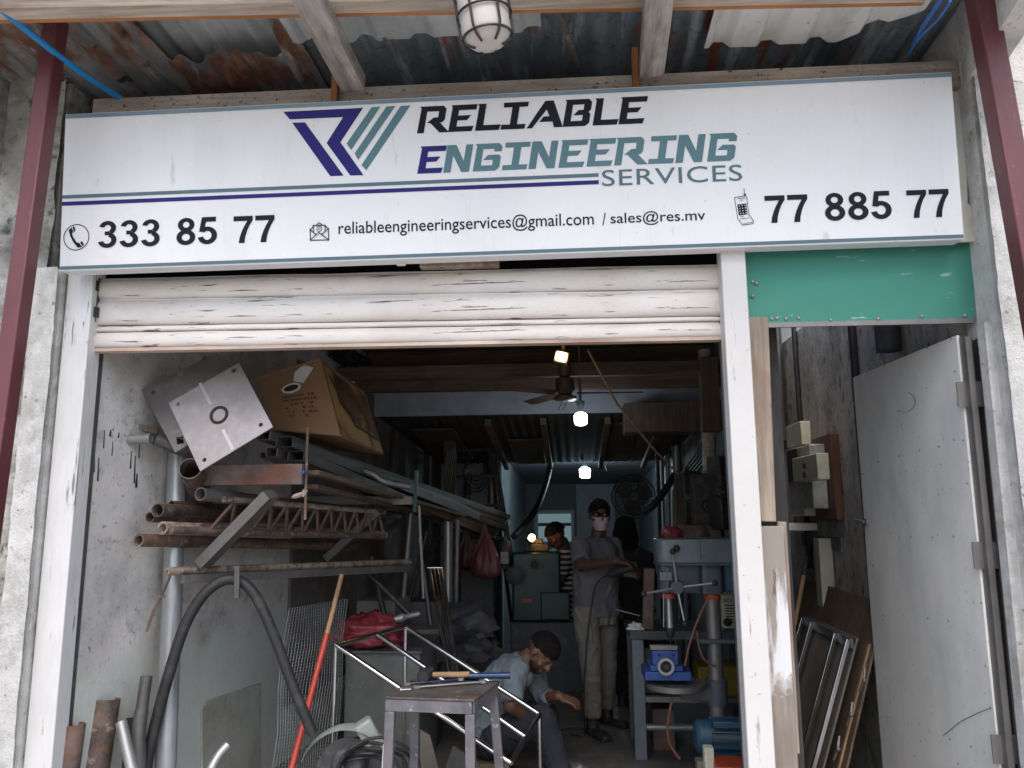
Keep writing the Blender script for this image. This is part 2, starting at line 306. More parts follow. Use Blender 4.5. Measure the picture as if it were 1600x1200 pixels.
m_cream = mat('cream plastic', (.60,.585,.47), .45, 0, (((.42,.40,.31), 10, .55, .72, U, .5),), (), .06, 6)
m_greyplas = mat('grey meter plastic', (.45,.46,.45), .4, 0, (((.2,.2,.2), 14, .52, .66, U, .6),), (), .1, 8)
m_brownboard = mat('brown meter board', (.115,.05,.035), .55, 0, (((.20,.10,.07), 6, .52, .75, (1,1,.4), .6),), ((30, .1, U),), .12, 5)
m_leanply = wood('brown leaning plywood', (.18,.135,.10), (.09,.06,.045), 'z')
m_boardgrey = mat('olive grey board', (.17,.155,.13), .6, 0, (((.11,.10,.085), 3, .5, .7, U, .6),), (), .12, 3)
m_grass = mat('pale machine casting', (.30,.345,.33), .45, 0, (((.2,.22,.21), 8, .54, .7, U, .6),), (), .08, 5)
m_cabinet = mat('olive grey steel cabinet', (.13,.14,.13), .5, .2, (((.08,.085,.08), 4, .5, .7, U, .6), ((.3,.31,.29), 7, .655, .675, (.7,1,1.3), .6)), (), .12, 3)
m_tabletop = mat('scorched steel table top', (.11,.10,.095), .6, .3, (((.04,.04,.04), 6, .48, .7, U, .8), ((.26,.15,.09), 12, .58, .72, U, .7), ((.4,.38,.36), 26, .66, .72, U, .6)), ((60, .2, U),), .2, 6)
m_tablepaint = mat('chipped grey table paint', (.145,.14,.155), .55, .1, (((.07,.065,.07), 9, .5, .68, U, .6), ((.5,.49,.48), 20, .66, .70, U, .8), ((.22,.12,.07), 12, .62, .7, U, .6)), ((50, .15, U),), .15, 6)
m_mallet = wood('worn mallet handle', (.38,.25,.14), (.2,.11,.06), 'x')
m_toolblue = mat('dark blue tool steel', (.035,.06,.14), .35, .5, (((.2,.2,.22), 18, .6, .72, U, .6),), (), .2, 10)
m_skin = mat('brown skin', (.135,.068,.043), .5, 0, (((.09,.042,.027), 9, .5, .7, U, .4),), ((160, .08, U),), .1, 10, .4)
m_skind = mat('deep brown skin', (.085,.043,.03), .5, 0, (), ((160, .08, U),), .12, 10, .4)
m_hair = mat('black hair', (.010,.008,.007), .85, 0, (), ((140, .5, U),), .3, 30, .15)
m_polo = mat('mauve grey polo shirt', (.135,.13,.145), .85, 0, (((.085,.08,.10), 6, .5, .7, U, .5),), ((14, .5, (1,1,.5)), (300, .2, U)), .08, 5, .2)
m_khaki = mat('beige work trousers', (.20,.185,.158), .85, 0, (((.14,.13,.11), 7, .52, .72, U, .6),), ((16, .7, (1,1,1.5)),), .1, 5)
m_tee = mat('pale blue grey shirt', (.15,.185,.21), .85, 0, (((.11,.14,.16), 6, .5, .7, U, .5),), ((13, .5, U),), .08, 5)
m_navycloth = mat('dark navy work trousers', (.016,.019,.026), .9, 0, (((.032,.035,.042), 7, .55, .7, U, .6),), ((15, .6, U),), .12, 5)
m_darkcloth = mat('black cloth', (.018,.017,.021), .9, 0, (), ((14, .5, U),), .15, 5)
m_mask = mat('pale pink face mask', (.44,.32,.38), .8, 0, (), ((30, .2, (.2,1,3)),), .05, 9)
m_shoe = mat('black leather shoe', (.02,.02,.022), .5, 0, (((.08,.07,.06), 12, .58, .72, U, .5),), (), .2, 10)
m_glassdk = mat('dark lens', (.01,.01,.012), .08, 0, (), (), .0, 5)
m_lampglass = mat('frosted lamp glass', (.58,.53,.50), .35, 0, (((.6,.52,.48), 6, .5, .75, U, .4),), (), .04, 6)
m_bulb = mat('lit cool bulb', (.9,.9,.9), .4, 0, emit=(.80,.92,1.0), estr=12)
m_bulb2 = mat('lit cool rear bulb', (.9,.9,.9), .4, 0, emit=(.66,.88,1.0), estr=45)
m_warm = mat('lit warm lamp', (.9,.8,.6), .4, 0, emit=(1.0,.58,.20), estr=14)
m_fan = mat('dusty brown fan enamel', (.10,.075,.055), .5, .2, (), (), .15, 6)
m_translucent = mat('pale roof light sheet', (.55,.62,.66), .5, 0, (), (), .1, 4)
m_window = mat('bright window blind', (.30,.38,.42), .5, 0, (), (), .1, 6, emit=(.5,.75,.85), estr=.10)
m_wire = mat('galvanised wire', (.33,.35,.35), .45, .6, (((.15,.15,.15), 9, .52, .7, U, .6),), (), .2, 8)
m_film = mat('cling film wrap', (.13,.14,.15), .14, .4, (((.16,.17,.18), 12, .5, .62, U, .8),), ((40, .6, U),), .25, 12)
# ================================================================== SETTING
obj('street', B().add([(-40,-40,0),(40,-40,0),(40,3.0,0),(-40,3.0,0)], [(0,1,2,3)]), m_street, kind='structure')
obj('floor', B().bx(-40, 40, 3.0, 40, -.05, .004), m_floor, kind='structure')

def wall2(p, q, z0, z1, t):   # vertical wall from p to q (plan), thickness t to the left of p->q
    p = V((p[0], p[1], 0)); q = V((q[0], q[1], 0)); d = (q-p).normalized(); n = V((-d.y, d.x, 0))*t
    a = [p, q, q+n, p+n]
    return B().hexa([V((v.x, v.y, z0)) for v in a]+[V((v.x, v.y, z1)) for v in a])
def LW(Y): return -2.10+.092*(Y-3.1)      # inner face of the left wall
bld = thing('workshop_building', (-.6, 6, 0), 'narrow grimy workshop interior running back behind the raised shutter', 'building')
obj('left_wall', wall2((LW(3.16), 3.16), (LW(9.0), 9.0), 0, 3.3, .18), m_inwall, bld)
lw_ = bpy.data.objects['left_wall']
_n = V((1, -.092, 0)).normalized()
for x, y0, y1, w_ in ((148,684,738,3),(154,715,752,4),(163,672,700,3),(173,672,682,6),(176,690,712,2.5),(205,705,732,4),(211,712,755,5),(218,690,716,3),(214,740,762,7),(186,676,684,4)):
    p = on_plane(x, y0, V((LW(4), 4, 1)), _n); q = on_plane(x-1.5, y1, V((LW(4), 4, 1)), _n)
    obj('paint_drip', B().beam(p+_n*.001, q+_n*.001, w_*.0010, .002, _n, w1=w_*.0022), bpy.data.materials['black rubber'], lw_)
m_hard = mat('sooty hardboard lining', (.15,.13,.118), .85, 0, (((.07,.06,.055), 3, .5, .7, (1,1,.4), .7), ((.26,.23,.21), 8, .58, .72, U, .5)), ((30, .2, U),), .2, 2)  # board lining toned dark to paint in deeper shade towards the back
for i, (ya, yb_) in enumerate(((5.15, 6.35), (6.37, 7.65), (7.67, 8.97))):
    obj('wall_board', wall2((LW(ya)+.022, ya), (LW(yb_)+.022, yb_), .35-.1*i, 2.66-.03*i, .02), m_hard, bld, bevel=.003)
obj('left_pier_wall', wall2((LW(9.0)+.001, 9.0), (-.82, 9.0), 0, 3.3, .15), mat('pale blue grey rear pier', (.42,.46,.50), .8, 0, (((.25,.27,.29), 3, .5, .7, U, .5),)), bld)
obj('right_wall', wall2((1.25, 5.5), (.84, 3.32), 0, 3.0, .05), mat('soot blackened partition', (.035,.033,.033), .9, 0, (((.10,.09,.08), 8, .55, .7, (1,1,.2), .7),)), bld)  # near-black partition with paler upright streaks
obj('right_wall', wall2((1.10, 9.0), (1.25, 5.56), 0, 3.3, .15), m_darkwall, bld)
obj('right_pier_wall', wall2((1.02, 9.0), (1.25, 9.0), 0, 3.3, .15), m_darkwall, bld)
obj('rear_room_wall', wall2((-.82, 9.16), (-.82, 13.5), 0, 2.6, .1), m_rearwall, bld)
obj('rear_room_wall', wall2((1.12, 13.5), (1.12, 9.16), 0, 2.6, .1), m_rearwall, bld)
obj('rear_wall', wall2((-.92, 13.5), (1.22, 13.5), 0, 2.6, .1), m_rearwall, bld)
obj('rear_ceiling', B().hexa([V((-.82,9.02,2.27)),V((1.12,9.02,2.27)),V((1.12,13.49,2.06)),V((-.82,13.49,2.06)),V((-.82,9.02,2.35)),V((1.12,9.02,2.35)),V((1.12,13.49,2.15)),V((-.82,13.49,2.15))]), m_rearwall, bld)
# passage on the right
obj('passage_wall', wall2((1.62, 6.0), (1.62, 3.2), 0, 2.85, .25), m_passwall, bld)
obj('passage_end_wall', B().bx(1.2, 1.9, 5.9, 6.05, 0, 3.3), m_darkwall, bld)
def RW(y): return .84+(y-3.32)*.188 if y < 5.5 else 1.25-(y-5.5)*.043
obj('roof_deck', B().hexa([V((x, y, z)) for z in (2.98, 3.06) for x, y in ((-2.6,3.25),(RW(3.25)+.07,3.25),(1.34,5.6),(-2.6,5.6))]).hexa([V((x, y, z)) for z in (2.98, 3.06) for x, y in ((-2.6,5.6),(1.40,5.6),(1.40,6.75),(-2.6,6.75))]), m_darkwood, bld)
for i, y in enumerate((3.6, 4.25, 4.9, 5.5)):
    obj('joist', B().beam(V((LW(y)-.04, y, 2.92-.02*i)), V((RW(y)-.005, y, 2.92-.02*i)), .07, .12), m_darkwood, bld)
# heavier timbers seen beyond the lamp
for y0, z0, Y, w, h in ((577, 0, 5.9, .08, .10), (594, 0, 6.3, .09, .14)):
    p = P(900, y0, Y); obj('cross_beam', B().beam(V((LW(Y)-.03, Y, p.z)), V((RW(Y)-.005, Y, p.z-.01)), w, h), m_darkwood, bld)
obj('cross_beam', B().bx(LW(6.5)-.03, 1.2, 6.5, 6.58, P(900, 566, 6.5).z, 2.98), m_darkwood, bld)
zb0, zb1 = P(930, 640, 6.7).z, P(930, 598, 6.7).z
obj('loft_wall', B().bx(-1.80, 1.25, 6.68, 6.72, zb0-.03, zb1+.5), mat('pale blue loft boarding', (.42,.45,.52), .8, 0, (((.25,.27,.30), 3, .5, .7, U, .6),)), bld)
def loft(u, v):
    x = -1.9+u*3.2; y = 6.70+v*2.3; return (x, y, zb0-.012-(.30*v)+.005*math.sin(2*PI*x/.09))
obj('loft_roof_sheet', B().slab(loft, 200, 2, (0,0,.004)), mat('sooty roof sheet', (.035,.037,.04), .95, 0, (((.07,.06,.05), 6, .5, .7, (1,.2,1), .6),), ((40, .2, U),), .2, 3), bld)
for i, (x0, x1, y0, y1) in enumerate(((.34, .62, 7.0, 8.7), (.64, 1.0, 6.95, 8.6), (-1.5, -1.1, 7.1, 8.5), (-.62, -.3, 7.6, 8.8))):
    zq = lambda y: zb0-.046-.30*(y-6.70)/2.3
    obj('roof_board', B().hexa([V((x0,y0,zq(y0)-.02)),V((x1,y0,zq(y0)-.02)),V((x1,y1,zq(y1)-.02)),V((x0,y1,zq(y1)-.02)),V((x0,y0,zq(y0))),V((x1,y0,zq(y0))),V((x1,y1,zq(y1))),V((x0,y1,zq(y1)))]), m_darkpost, bld)
obj('lintel', B().bx(-1.2, 1.2, 8.86, 8.98, 2.245, 2.42), m_darkwood, bld)
for x in (-.75, -.25, .32, .8):
    obj('rafter', B().beam(V((x, 6.8, zb0-.085)), V((x, 8.85, zb0-.375)), .05, .06), m_darkwood, bld)
p0 = P(975, 655, 6.4); p1 = P(1098, 657, 6.4)
obj('loft_box', B().bx(p0.x, 1.22, 6.3, 6.6, P(975, 677, 6.4).z, P(975, 632, 6.4).z), m_darkpost, bld)
# bright corrugated roof light strip
tz = P(715, 655, 7.4).z
b = B()
xa, xb = P(690, 655, 7.4).x, P(748, 655, 7.4).x
def tl(u, v):
    x = xa+u*(xb-xa); return (x, 7.4+.02*math.sin(2*PI*x/.065), tz-.06+.12*v)
obj('roof_light', B().slab(tl, 60, 1, (0,.006,0)), m_translucent, bld)
obj('timber_post', B().beam(P(703, 575, 7.6), V((P(703, 575, 7.6).x+.03, 7.6, 0)), .11, .11), m_darkpost, bld)
obj('timber_post', B().beam(P(1107, 560, 5.8), P(1109, 675, 5.8), .12, .12), m_darkpost, bld)
# rear door, window and air conditioner
dr = obj('rear_door', B().bx(P(901,800,13.4).x, P(961,800,13.4).x, 13.40, 13.47, 0, P(930,757,13.4).z), mat('pale rear door', (.42,.47,.50), .6, 0, (((.3,.33,.36), 3, .5, .7, U, .5),)), bld)
Yw = 13.38
fr = obj('window_frame', B().bx(P(834,810,Yw).x, P(897,810,Yw).x, Yw, Yw+.1, P(860,850,Yw).z, P(860,797,Yw).z), mat('rear window frame', (.45,.48,.49), .5), bld)
obj('window_pane', B().bx(P(841,810,Yw).x, P(892,810,Yw).x, Yw-.012, Yw-.002, P(860,846,Yw).z, P(860,803,Yw).z), m_window, fr)
obj('window_transom', B().bx(P(841,810,Yw).x, P(892,810,Yw).x, Yw-.03, Yw-.014, P(860,822,Yw).z, P(860,817,Yw).z), m_darkwall, fr)

# -------- outer piers either side of the opening
def pier(name, x0, x1, y0, y1, z0, z1, m, label, seed, amp=.012):
    b = B(); nx = max(2, int((x1-x0)/.05)); nz_ = 90
    def f(u, v):
        x = x0+(x1-x0)*u; z = z0+(z1-z0)*v
        return (x, y0+amp*NZ.noise(V((x*7+seed, z*5, seed)))+amp*.6*NZ.noise(V((x*23+seed, z*19, 2))), z)
    b.sheet(f, nx, nz_); b.bx(x0, x1, y0+.03, y1, z0, z1)
    return obj(name, b, m, None, label, 'wall')
xl = P(96, 540, 3.1).x
pier('concrete_pier', xl-1.6, xl-.095, 3.10, 3.5, 0, 3.9, m_concrete, 'rough grey concrete pier behind the left red post', 3, .022)
pier('plaster_strip', xl-.115, xl-.008, 3.045, 3.4, 0, 2.66, m_plaster_lt, 'pale plaster strip against the left white door post', 8, .010)
xr = P(1530, 540, 3.1).x
pier('concrete_pier', xr+.02, xr+1.5, 2.96, 3.5, 0, 3.9, m_plaster_lt, 'pale grey concrete pier behind the right red post', 21, .010)

def yz(x, ya, yb, Y): return P(x, yb, Y), P(x, ya, Y)
def red_post(xt, yt, xb, yb, Y, w, label):
    p = P(xt, yt, Y); q = P(xb, yb, Y); d = (p-q)/(p.z-q.z); a = q-d*q.z; c = q+d*(3.9-q.z)
    return obj('steel_post', B().beam(a, c, w, w, (0,1,0)), m_red, None, label, 'post', 'red steel posts of the canopy', bevel=.006)
red_post(86, 50, 17, 560, 2.72, .068, 'red painted square steel post left of the sign')
red_post(1540, 40, 1592, 330, 2.70, .078, 'red painted square steel post right of the sign')

# -------- white door posts
def post(name, xa, ya, xb, yb, w, Y, label, m, d=.09, ztop=None, grp=None, zlow=0.):
    p = P(xa, ya, Y); q = P(xb, yb, Y); k = (p-q)/(p.z-q.z); a = q+k*(zlow-q.z); c = p if ztop is None else q+k*(ztop-q.z)
    b = B().beam(a+V((0,d/2,0)), c+V((0,d/2,0)), w, d, (0,1,0))
    return obj(name, b, m, None, label, 'post', grp, bevel=.004)
post('door_post', 116, 547, 58, 1200, .118, 3.10, 'chipped white timber door post left of the shop opening', m_whitepaint, ztop=2.68)
post('shutter_guide', 140, 547, 83, 1200, .018, 3.13, 'thin dark shutter guide channel inside the left white post', m_darkgrey, ztop=2.64)
post('door_post', 1145, 391, 1191, 1200, .098, 3.06, 'clean white post with a rust stain low down right of the opening', m_whitejamb, ztop=2.66)
post('shutter_guide', 1124.5, 391, 1169, 1200, .012, 3.15, 'thin dark shutter guide channel inside the right white post', m_darkgrey, ztop=2.64)
post('timber_board', 1184, 495, 1196, 820, .085, 3.12, 'bare weathered board hung beside the right white post', m_oldboard, .03, zlow=P(1196, 815, 3.12).z)
post('timber_board', 1206, 822, 1229, 1200, .088, 3.118, 'lower board smeared with white paint beside the right post', m_paintboard, .032)
post('timber_strip', 1222, 815, 1243, 1180, .035, 3.155, 'thin timber strip on the edge of the paint smeared board', m_oldboard, .03, zlow=P(1243, 1178, 3.155).z)

# -------- sign
SC = V((-.2963, 2.97, 2.9724)); SW, SH = 3.7038, .6915
SM = MX.Rotation(.0152, 3, 'Z') @ MX.Rotation(-.0077, 3, 'Y') @ MX.Rotation(.0671, 3, 'X')
SN = SM @ V((0,1,0))
def uv(x, y):
    q = SM.transposed() @ (on_plane(x, y, SC, SN)-SC); return (q.x, q.z)
def sp(u, v, e=.002): return SC+SM @ V((u, -e, v))
sign = thing('shop_sign', sp(0, -SH/2), 'long white shop sign with navy and teal lettering above the shutter', 'sign')
fx = B(); 
fx.hexa([SC+SM @ V(t) for t in ((-SW/2,0,-SH/2),(SW/2,0,-SH/2),(SW/2,.085,-SH/2),(-SW/2,.085,-SH/2),(-SW/2,0,SH/2),(SW/2,0,SH/2),(SW/2,.085,SH/2),(-SW/2,.085,SH/2))])
obj('sign_face', fx, m_sign, sign, bevel=.004)
def flat(name, loops, m, e=.002, label=None):   # loops in sign (u,v)
    vs, fs = curve_mesh(loops); obj(name, B().add([sp(v.x, v.y, e) for v in vs], [tuple(reversed(f)) for f in fs]), m, sign, label, smooth=False)
def flatpx(name, loops, m, e=.002): flat(name, [[uv(*p) for p in L] for L in loops], m, e)
def rect(u0, u1, v0, v1): return [(u0,v0),(u1,v0),(u1,v1),(u0,v1)]
h = SH/2; w = SW/2
flat('top_border', [rect(-w+.004, w-.004, h-.022, h-.005)], m_bluegrey)
flat('bottom_border', [rect(-w+.004, w-.004, -h+.006, -h+.020)], m_slate)
flat('teal_stripe', [rect(-w+.003, .427, -.031, -.016)], m_slate)
flat('navy_stripe', [rect(-w+.003, .427, -.062, -.045)], m_navy)
def z4(x, y): return (430+x/4, 130+y/4)
flatpx('navy_emblem', [[z4(*p) for p in ((52,180),(550,155),(408,370),(552,575),(470,578),(322,375),(425,213),(92,227))],
                       [z4(*p) for p in ((107,248),(187,246),(428,578),(345,582))]], m_navy)
flatpx('teal_emblem_bars', [[z4(*p) for p in q] for q in (((603,152),(658,148),(475,418),(447,378)), ((695,147),(752,143),(520,480),(497,440)), ((785,143),(845,140),(570,545),(540,512)))], m_teal)
GL = {
 'E': [[(0,0),(.85,0),(.89,.19),(.27,.19),(.27,.42),(.62,.42),(.74,.6),(.27,.6),(.27,.8),(.9,.8),(.91,1),(-.04,1),(.02,.92)]],
 'L': [[(0,0),(.86,0),(.9,.2),(.27,.2),(.27,1),(-.04,1),(.02,.92)]],
 'I': [[(0,0),(.86,0),(.88,.18),(.57,.18),(.57,.82),(.87,.82),(.88,1),(-.02,1),(0,.82),(.31,.82),(.31,.18),(0,.18)]],
 'A': [[(0,0),(.2,0),(.76-.13,.68),(.84-.08,.42),(.62-.06,.42),(.44-.02,.22),(.9,.22),(.98,0),(1.3,0),(1.0-.17,1.0),(.70-.17,1.0)]],
 'B': [[(0,0),(.80,0),(.93,.12),(.93,.43),(.85,.52),(.93,.6),(.93,.88),(.81,1),(-.04,1),(.02,.92)],
       [(.26,.2),(.66,.2),(.66,.41),(.32,.41),(.48,.6),(.66,.6),(.66,.8),(.26,.8)]],
 'R': [[(0,0),(.25,0),(.25,.8),(.68,.8),(.68,.57),(.52,.57),(.3,.37),(.42,.37),(.82,0),(1.17,0),(.78,.37),(.86,.38),(.94,.47),(.94,.88),(.82,1),(-.04,1),(.02,.92)]],
 'N': [[(0,0),(.26,0),(.26,.62),(.64,0),(.92,0),(.92,1),(.67,1),(.67,.40),(.32,1),(0,1)]],
 'G': [[(0,0),(.80,0),(.93,.12),(.93,.5),(.85,.58),(.46,.58),(.3,.4),(.66,.4),(.66,.2),(.26,.2),(.26,.8),(.66,.8),(.66,.7),(.93,.7),(.93,.88),(.81,1),(-.04,1),(.02,.92)]],
}
def word(name, txt, starts, s, base, hh, m):
    loops = []
    for ch, zx in zip(txt, starts):
        u0 = -.321+(zx-890)*s
        loops += [[(u0+(x+.17*y)*hh, base+y*hh) for x, y in L] for L in GL[ch]]
    flat(name, loops, m)
word('reliable_lettering', 'RELIABLE', (890,1088,1257,1417,1580,1805,1990,2150), .000663, .187, .1155, m_ink)
word('engineering_initial', 'E', (890,), .000655, .0135, .1165, m_navy)
word('engineering_lettering', 'NGINEERING', (1056,1243,1428,1595,1783,1958,2130,2340,2508,2702), .000655, .0135, .1165, m_teal)
def line(name, txt, u0, u1, v0, v1, m, bold=0, space=1.0):
    vs, fs = text_mesh(txt, bold, space); a = min(v.x for v in vs); b_ = max(v.x for v in vs); c = min(v.y for v in vs); d = max(v.y for v in vs)
    obj(name, B().add([sp(u0+(v.x-a)/(b_-a)*(u1-u0), v0+(v.y-c)/(d-c)*(v1-v0)) for v in vs], [tuple(reversed(f)) for f in fs]), m, sign, smooth=False)
line('services_lettering', 'SERVICES', .440, 1.004, -.072, -.004, m_slate, .002, 1.05)
def uvx(x, y): return uv(x, y)[0]
def dig(ch):   # heavy grotesque digits on a 0.70 x 1 box: list of filled strips (left edge, right edge)
    def arc(cx, cy, rx, ry, a0, a1, tx, ty, n=22):
        o, i_ = [], []
        for k in range(n+1):
            a = math.radians(a0+(a1-a0)*k/n); c_, s_ = math.cos(a), math.sin(a)
            o.append((cx+rx*c_, cy+ry*s_)); i_.append((cx+(rx-tx)*c_, cy+(ry-ty)*s_))
        return (o, i_)
    if ch == '7':
        l = [(.20,0),(.23,.20),(.30,.42),(.39,.62),(.50,.82)]; r = [(.41,0),(.435,.22),(.50,.45),(.58,.64),(.70,.84)]
        return [(l, r), ([(0,.82),(.70,.82)], [(0,1),(.70,1)])]
    if ch == '8': return [arc(.35, .745, .305, .255, 0, 360, .185, .145), arc(.35, .285, .345, .285, 0, 360, .195, .155)]
    if ch == '3': return [arc(.335, .735, .315, .265, 168, -62, .19, .15), arc(.335, .285, .345, .285, 76, -168, .195, .155), ([(.24,.47),(.42,.47)], [(.24,.61),(.42,.61)])]
    if ch == '5': return [arc(.335, .325, .355, .325, 138, -168, .20, .16), ([(.10,.83),(.64,.83)], [(.13,1),(.64,1)]), ([(.04,.47),(.10,.83)], [(.22,.45),(.28,.84)])]
def number(name, txt, u0, u1, v0, v1):
    n = len(txt); adv = (u1-u0-(u1-u0)*.0)/(n-1+.70/.80) if n > 1 else (u1-u0); b = B(); k = .80; cw = adv/k*.70 if n > 1 else adv
    cw = (u1-u0)/(n+(n-1)*.13); adv = cw*1.13
    for q, ch in enumerate(txt):
        for li, (L, R_) in enumerate(dig(ch)):
            o = len(b.v); m_ = len(L); e = .002+.0004*li
            f = lambda p: sp(u0+adv*q+p[0]/.70*cw, v0+p[1]*(v1-v0), e)
            b.v += [f(p) for p in L]+[f(p) for p in R_]; b.f += [(o+t, o+t+1, o+m_+t+1, o+m_+t) for t in range(m_-1)]
    obj(name, b, m_ink, sign, smooth=False)
number('phone_number', '333', uvx(154,365), uvx(251,362), -.253, -.136)
number('phone_number', '85', uvx(276,360), uvx(340,358), -.253, -.136)
number('phone_number', '77', uvx(365,357), uvx(429,355), -.253, -.138)
number('mobile_number', '77', uvx(1195,325), uvx(1262,324), -.251, -.139)
number('mobile_number', '885', uvx(1288,323), uvx(1393,320), -.252, -.137)
number('mobile_number', '77', uvx(1417,320), uvx(1483,318), -.252, -.139)
line('email_address', 'reliableengineeringservices@gmail.com', uvx(529,365), uvx(928,350), -.247, -.176, m_ink, .004)
line('email_address', '/', uvx(941,347), uvx(947,347), -.235, -.183, m_ink, .004)
line('email_address', 'sales@res.mv', uvx(954,347), uvx(1102,343), -.241, -.183, m_ink, .004)
def za(x, y): return (90+x/8, 320+y/8)
def ring(cx, cy, r, t): return [circ(cx, cy, r, 32), circ(cx, cy, r-t, 32)]
cu_, cv_ = uv(*za(237, 407)); flat('phone_icon', ring(cu_, cv_, .057, .0035), m_ink)
flatpx('phone_icon', [[za(*p) for p in ((140,318),(180,285),(200,345),(185,350),(190,390),(240,470),(275,478),(310,530),(255,537),(200,470),(160,390))],
                      [za(*p) for p in ((190,280),(205,270),(224,295),(222,325),(208,343))], [za(*p) for p in ((285,470),(300,455),(325,475),(330,505),(315,520))]], m_ink)
def zm(x, y): return (470+x/8, 320+y/8)
def strokes(name, segs, wd, m, zf):
    b = B()
    for a, c in segs:
        a = V((*uv(*zf(*a)), 0)); c = V((*uv(*zf(*c)), 0)); d = (c-a).normalized(); n = V((-d.y, d.x, 0))*wd/2; a -= d*wd/2; c += d*wd/2
        b.add([sp(q.x, q.y, .002+.0004*(len(b.v)//4)) for q in (a-n, c-n, c+n, a+n)], [(0,1,2,3)])
    obj(name, b, m, sign, smooth=False)
strokes('envelope_icon', [((118,310),(122,445)),((122,445),(350,440)),((350,440),(348,300)),((118,310),(160,275)),((348,300),(308,265)),((158,262),(308,258)),((158,262),(162,345)),((308,258),(306,335)),
    ((200,255),(232,228)),((232,228),(270,252)),((122,315),(195,375)),((348,305),(272,368)),((122,445),(232,350)),((350,440),(232,350))], .0038, m_ink, zm)
cu_, cv_ = uv(*zm(232, 303)); flat('envelope_icon', ring(cu_, cv_, .012, .0022)+ring(cu_+.0005, cv_, .0055, .002), m_ink)
def zp(x, y): return (1130+x/8, 280+y/8)
strokes('mobile_icon', [((140,232),(180,490)),((180,490),(240,575)),((240,575),(375,555)),((375,555),(380,530)),((380,530),(320,445)),((320,445),(288,210)),((288,210),(140,232)),((180,245),(268,240)),
    ((215,500),(318,488)),((215,470),(250,468)),((250,560),(365,540)),((262,200),(256,120)),((205,275),(240,268))], .0022, m_ink, zp)
keys = [[zp(*p) for p in ((175,318),(285,305),(302,440),(195,455))]]
for r in range(4):
    for c in range(3):
        kx, ky = 200+c*35+r*5, 335+r*31-c*4; keys.append([zp(kx-8,ky-6), zp(kx+8,ky-7), zp(kx+9,ky+7), zp(kx-7,ky+8)])
flatpx('mobile_keypad', keys, m_ink)
cu_, cv_ = uv(*zp(264, 200)); flat('mobile_icon', [circ(cu_, cv_, .0045, 10)], m_ink, .0082)
# backing sheet peeping out right and above
obj('backing_sheet', B().prism([P(x, y, 3.09) for x, y in ((1180,180),(1502,98),(1510,250),(1512,318),(1521,322),(1524,377),(1180,388))], (0,.012,0)), m_signback, None, 'cream backing sheet peeping out at the right end of the shop sign', 'panel')
pz0, pz1 = P(800, 170, 3.09).z, P(800, 121, 3.05).z
a, c = P(146, 155, 3.06), P(1500, 94, 3.06)
obj('wall_plate', B().beam(V((a.x, 3.11, a.z-.06)), V((c.x, 3.11, c.z-.06)), .10, .12), m_plate, None, 'long insect eaten timber wall plate along the top of the sign', 'beam')
obj('upper_wall', B().bx(-3.0, 1.9, 3.385, 3.45, 2.62, 3.80).bx(-2.3, 1.75, 3.17, 3.24, 2.79, 3.44), m_darkwall, None, 'dark wall strip between the sign and the canopy roof', 'wall')
for i, (x0, ya, yb, lb) in enumerate(((521, 112, 148, 'orange timber peg on the sign top under the left rafter'), (992, 70, 124, 'orange timber peg on the sign top beside the middle rafter'))):
    p, q = P(x0, ya, 3.0), P(x0, yb, 3.0); obj('timber_peg', B().beam(V((p.x, 3.03, q.z-.03)), V((p.x, 3.03, p.z)), .026, .03, (0,1,0)), m_peg, None, lb, 'peg', 'timber pegs above the sign')

# -------- green panel
gp = thing('metal_sheet', P(1340, 500, 3.13), 'dented sea green metal panel with rivets under the sign at right', 'panel')
gc = [P(1168, 506, 3.13), P(1523, 498, 3.13), P(1522, 376, 3.13), P(1165, 390, 3.13)]
def gs(u, v):
    p = gc[0].lerp(gc[1], u).lerp(gc[3].lerp(gc[2], u), v); dent = .012*math.exp(-((u-.06)**2/.006+(v-.35)**2/.03))+.004*NZ.noise(V((u*6, v*3, 1)))
    return p+V((0, dent, 0))
obj('panel_sheet', B().slab(gs, 40, 16, (0,.003,0)), m_green, gp)
obj('bottom_lip', B().beam(P(1170, 509, 3.135), P(1523, 501, 3.135), .012, .02), m_steel, gp)
dots('rivet', [P(x, y, 3.128) for x, y in ((1176,440),(1182,442),(1176,462),(1206,498),(1214,497),(1228,498),(1248,497),(1298,500),(1372,498),(1440,494),(1508,493))], (0,-1,0), .008, .005, m_galv, gp)

# -------- roller shutter
sh = thing('roller_shutter', (-.73, 3.17, 2.29), 'raised white roller shutter with three scratched slats under the sign', 'shutter')
def slat(ytl, ybl, ytr, ybr, bulge, name='slat', Y=3.16):
    a, b_, c, d = P(139, ybl, Y), P(1126, ybr, Y), P(1124, ytr, Y), P(141, ytl, Y)
    prof = [(0, .0), (.06, .5), (.18, .85), (.4, 1), (.65, .92), (.86, .55), (.93, .1), (1, .0)]
    B_ = B()
    def f(u, v):
        k = v*(len(prof)-1); i = min(int(k), len(prof)-2); t = k-i; vv = prof[i][0]*(1-t)+prof[i+1][0]*t; bb = prof[i][1]*(1-t)+prof[i+1][1]*t
        p = a.lerp(b_, u).lerp(d.lerp(c, u), vv); return p+V((0, -bulge*bb+.0025*NZ.noise(V((u*14, ytl, v*2))), .003*NZ.noise(V((u*9, ytl*.1, 3)))))
    return obj(name, B_.slab(f, 40, 14, (0,.012,0)), m_shutter, sh)
slat(436, 468, 413, 451, .020); slat(468.5, 509, 452, 493, .022); slat(510.5, 519, 494.5, 502, .010, 'slat_lip'); slat(520.5, 545, 503.5, 528, .02, 'bottom_rail')
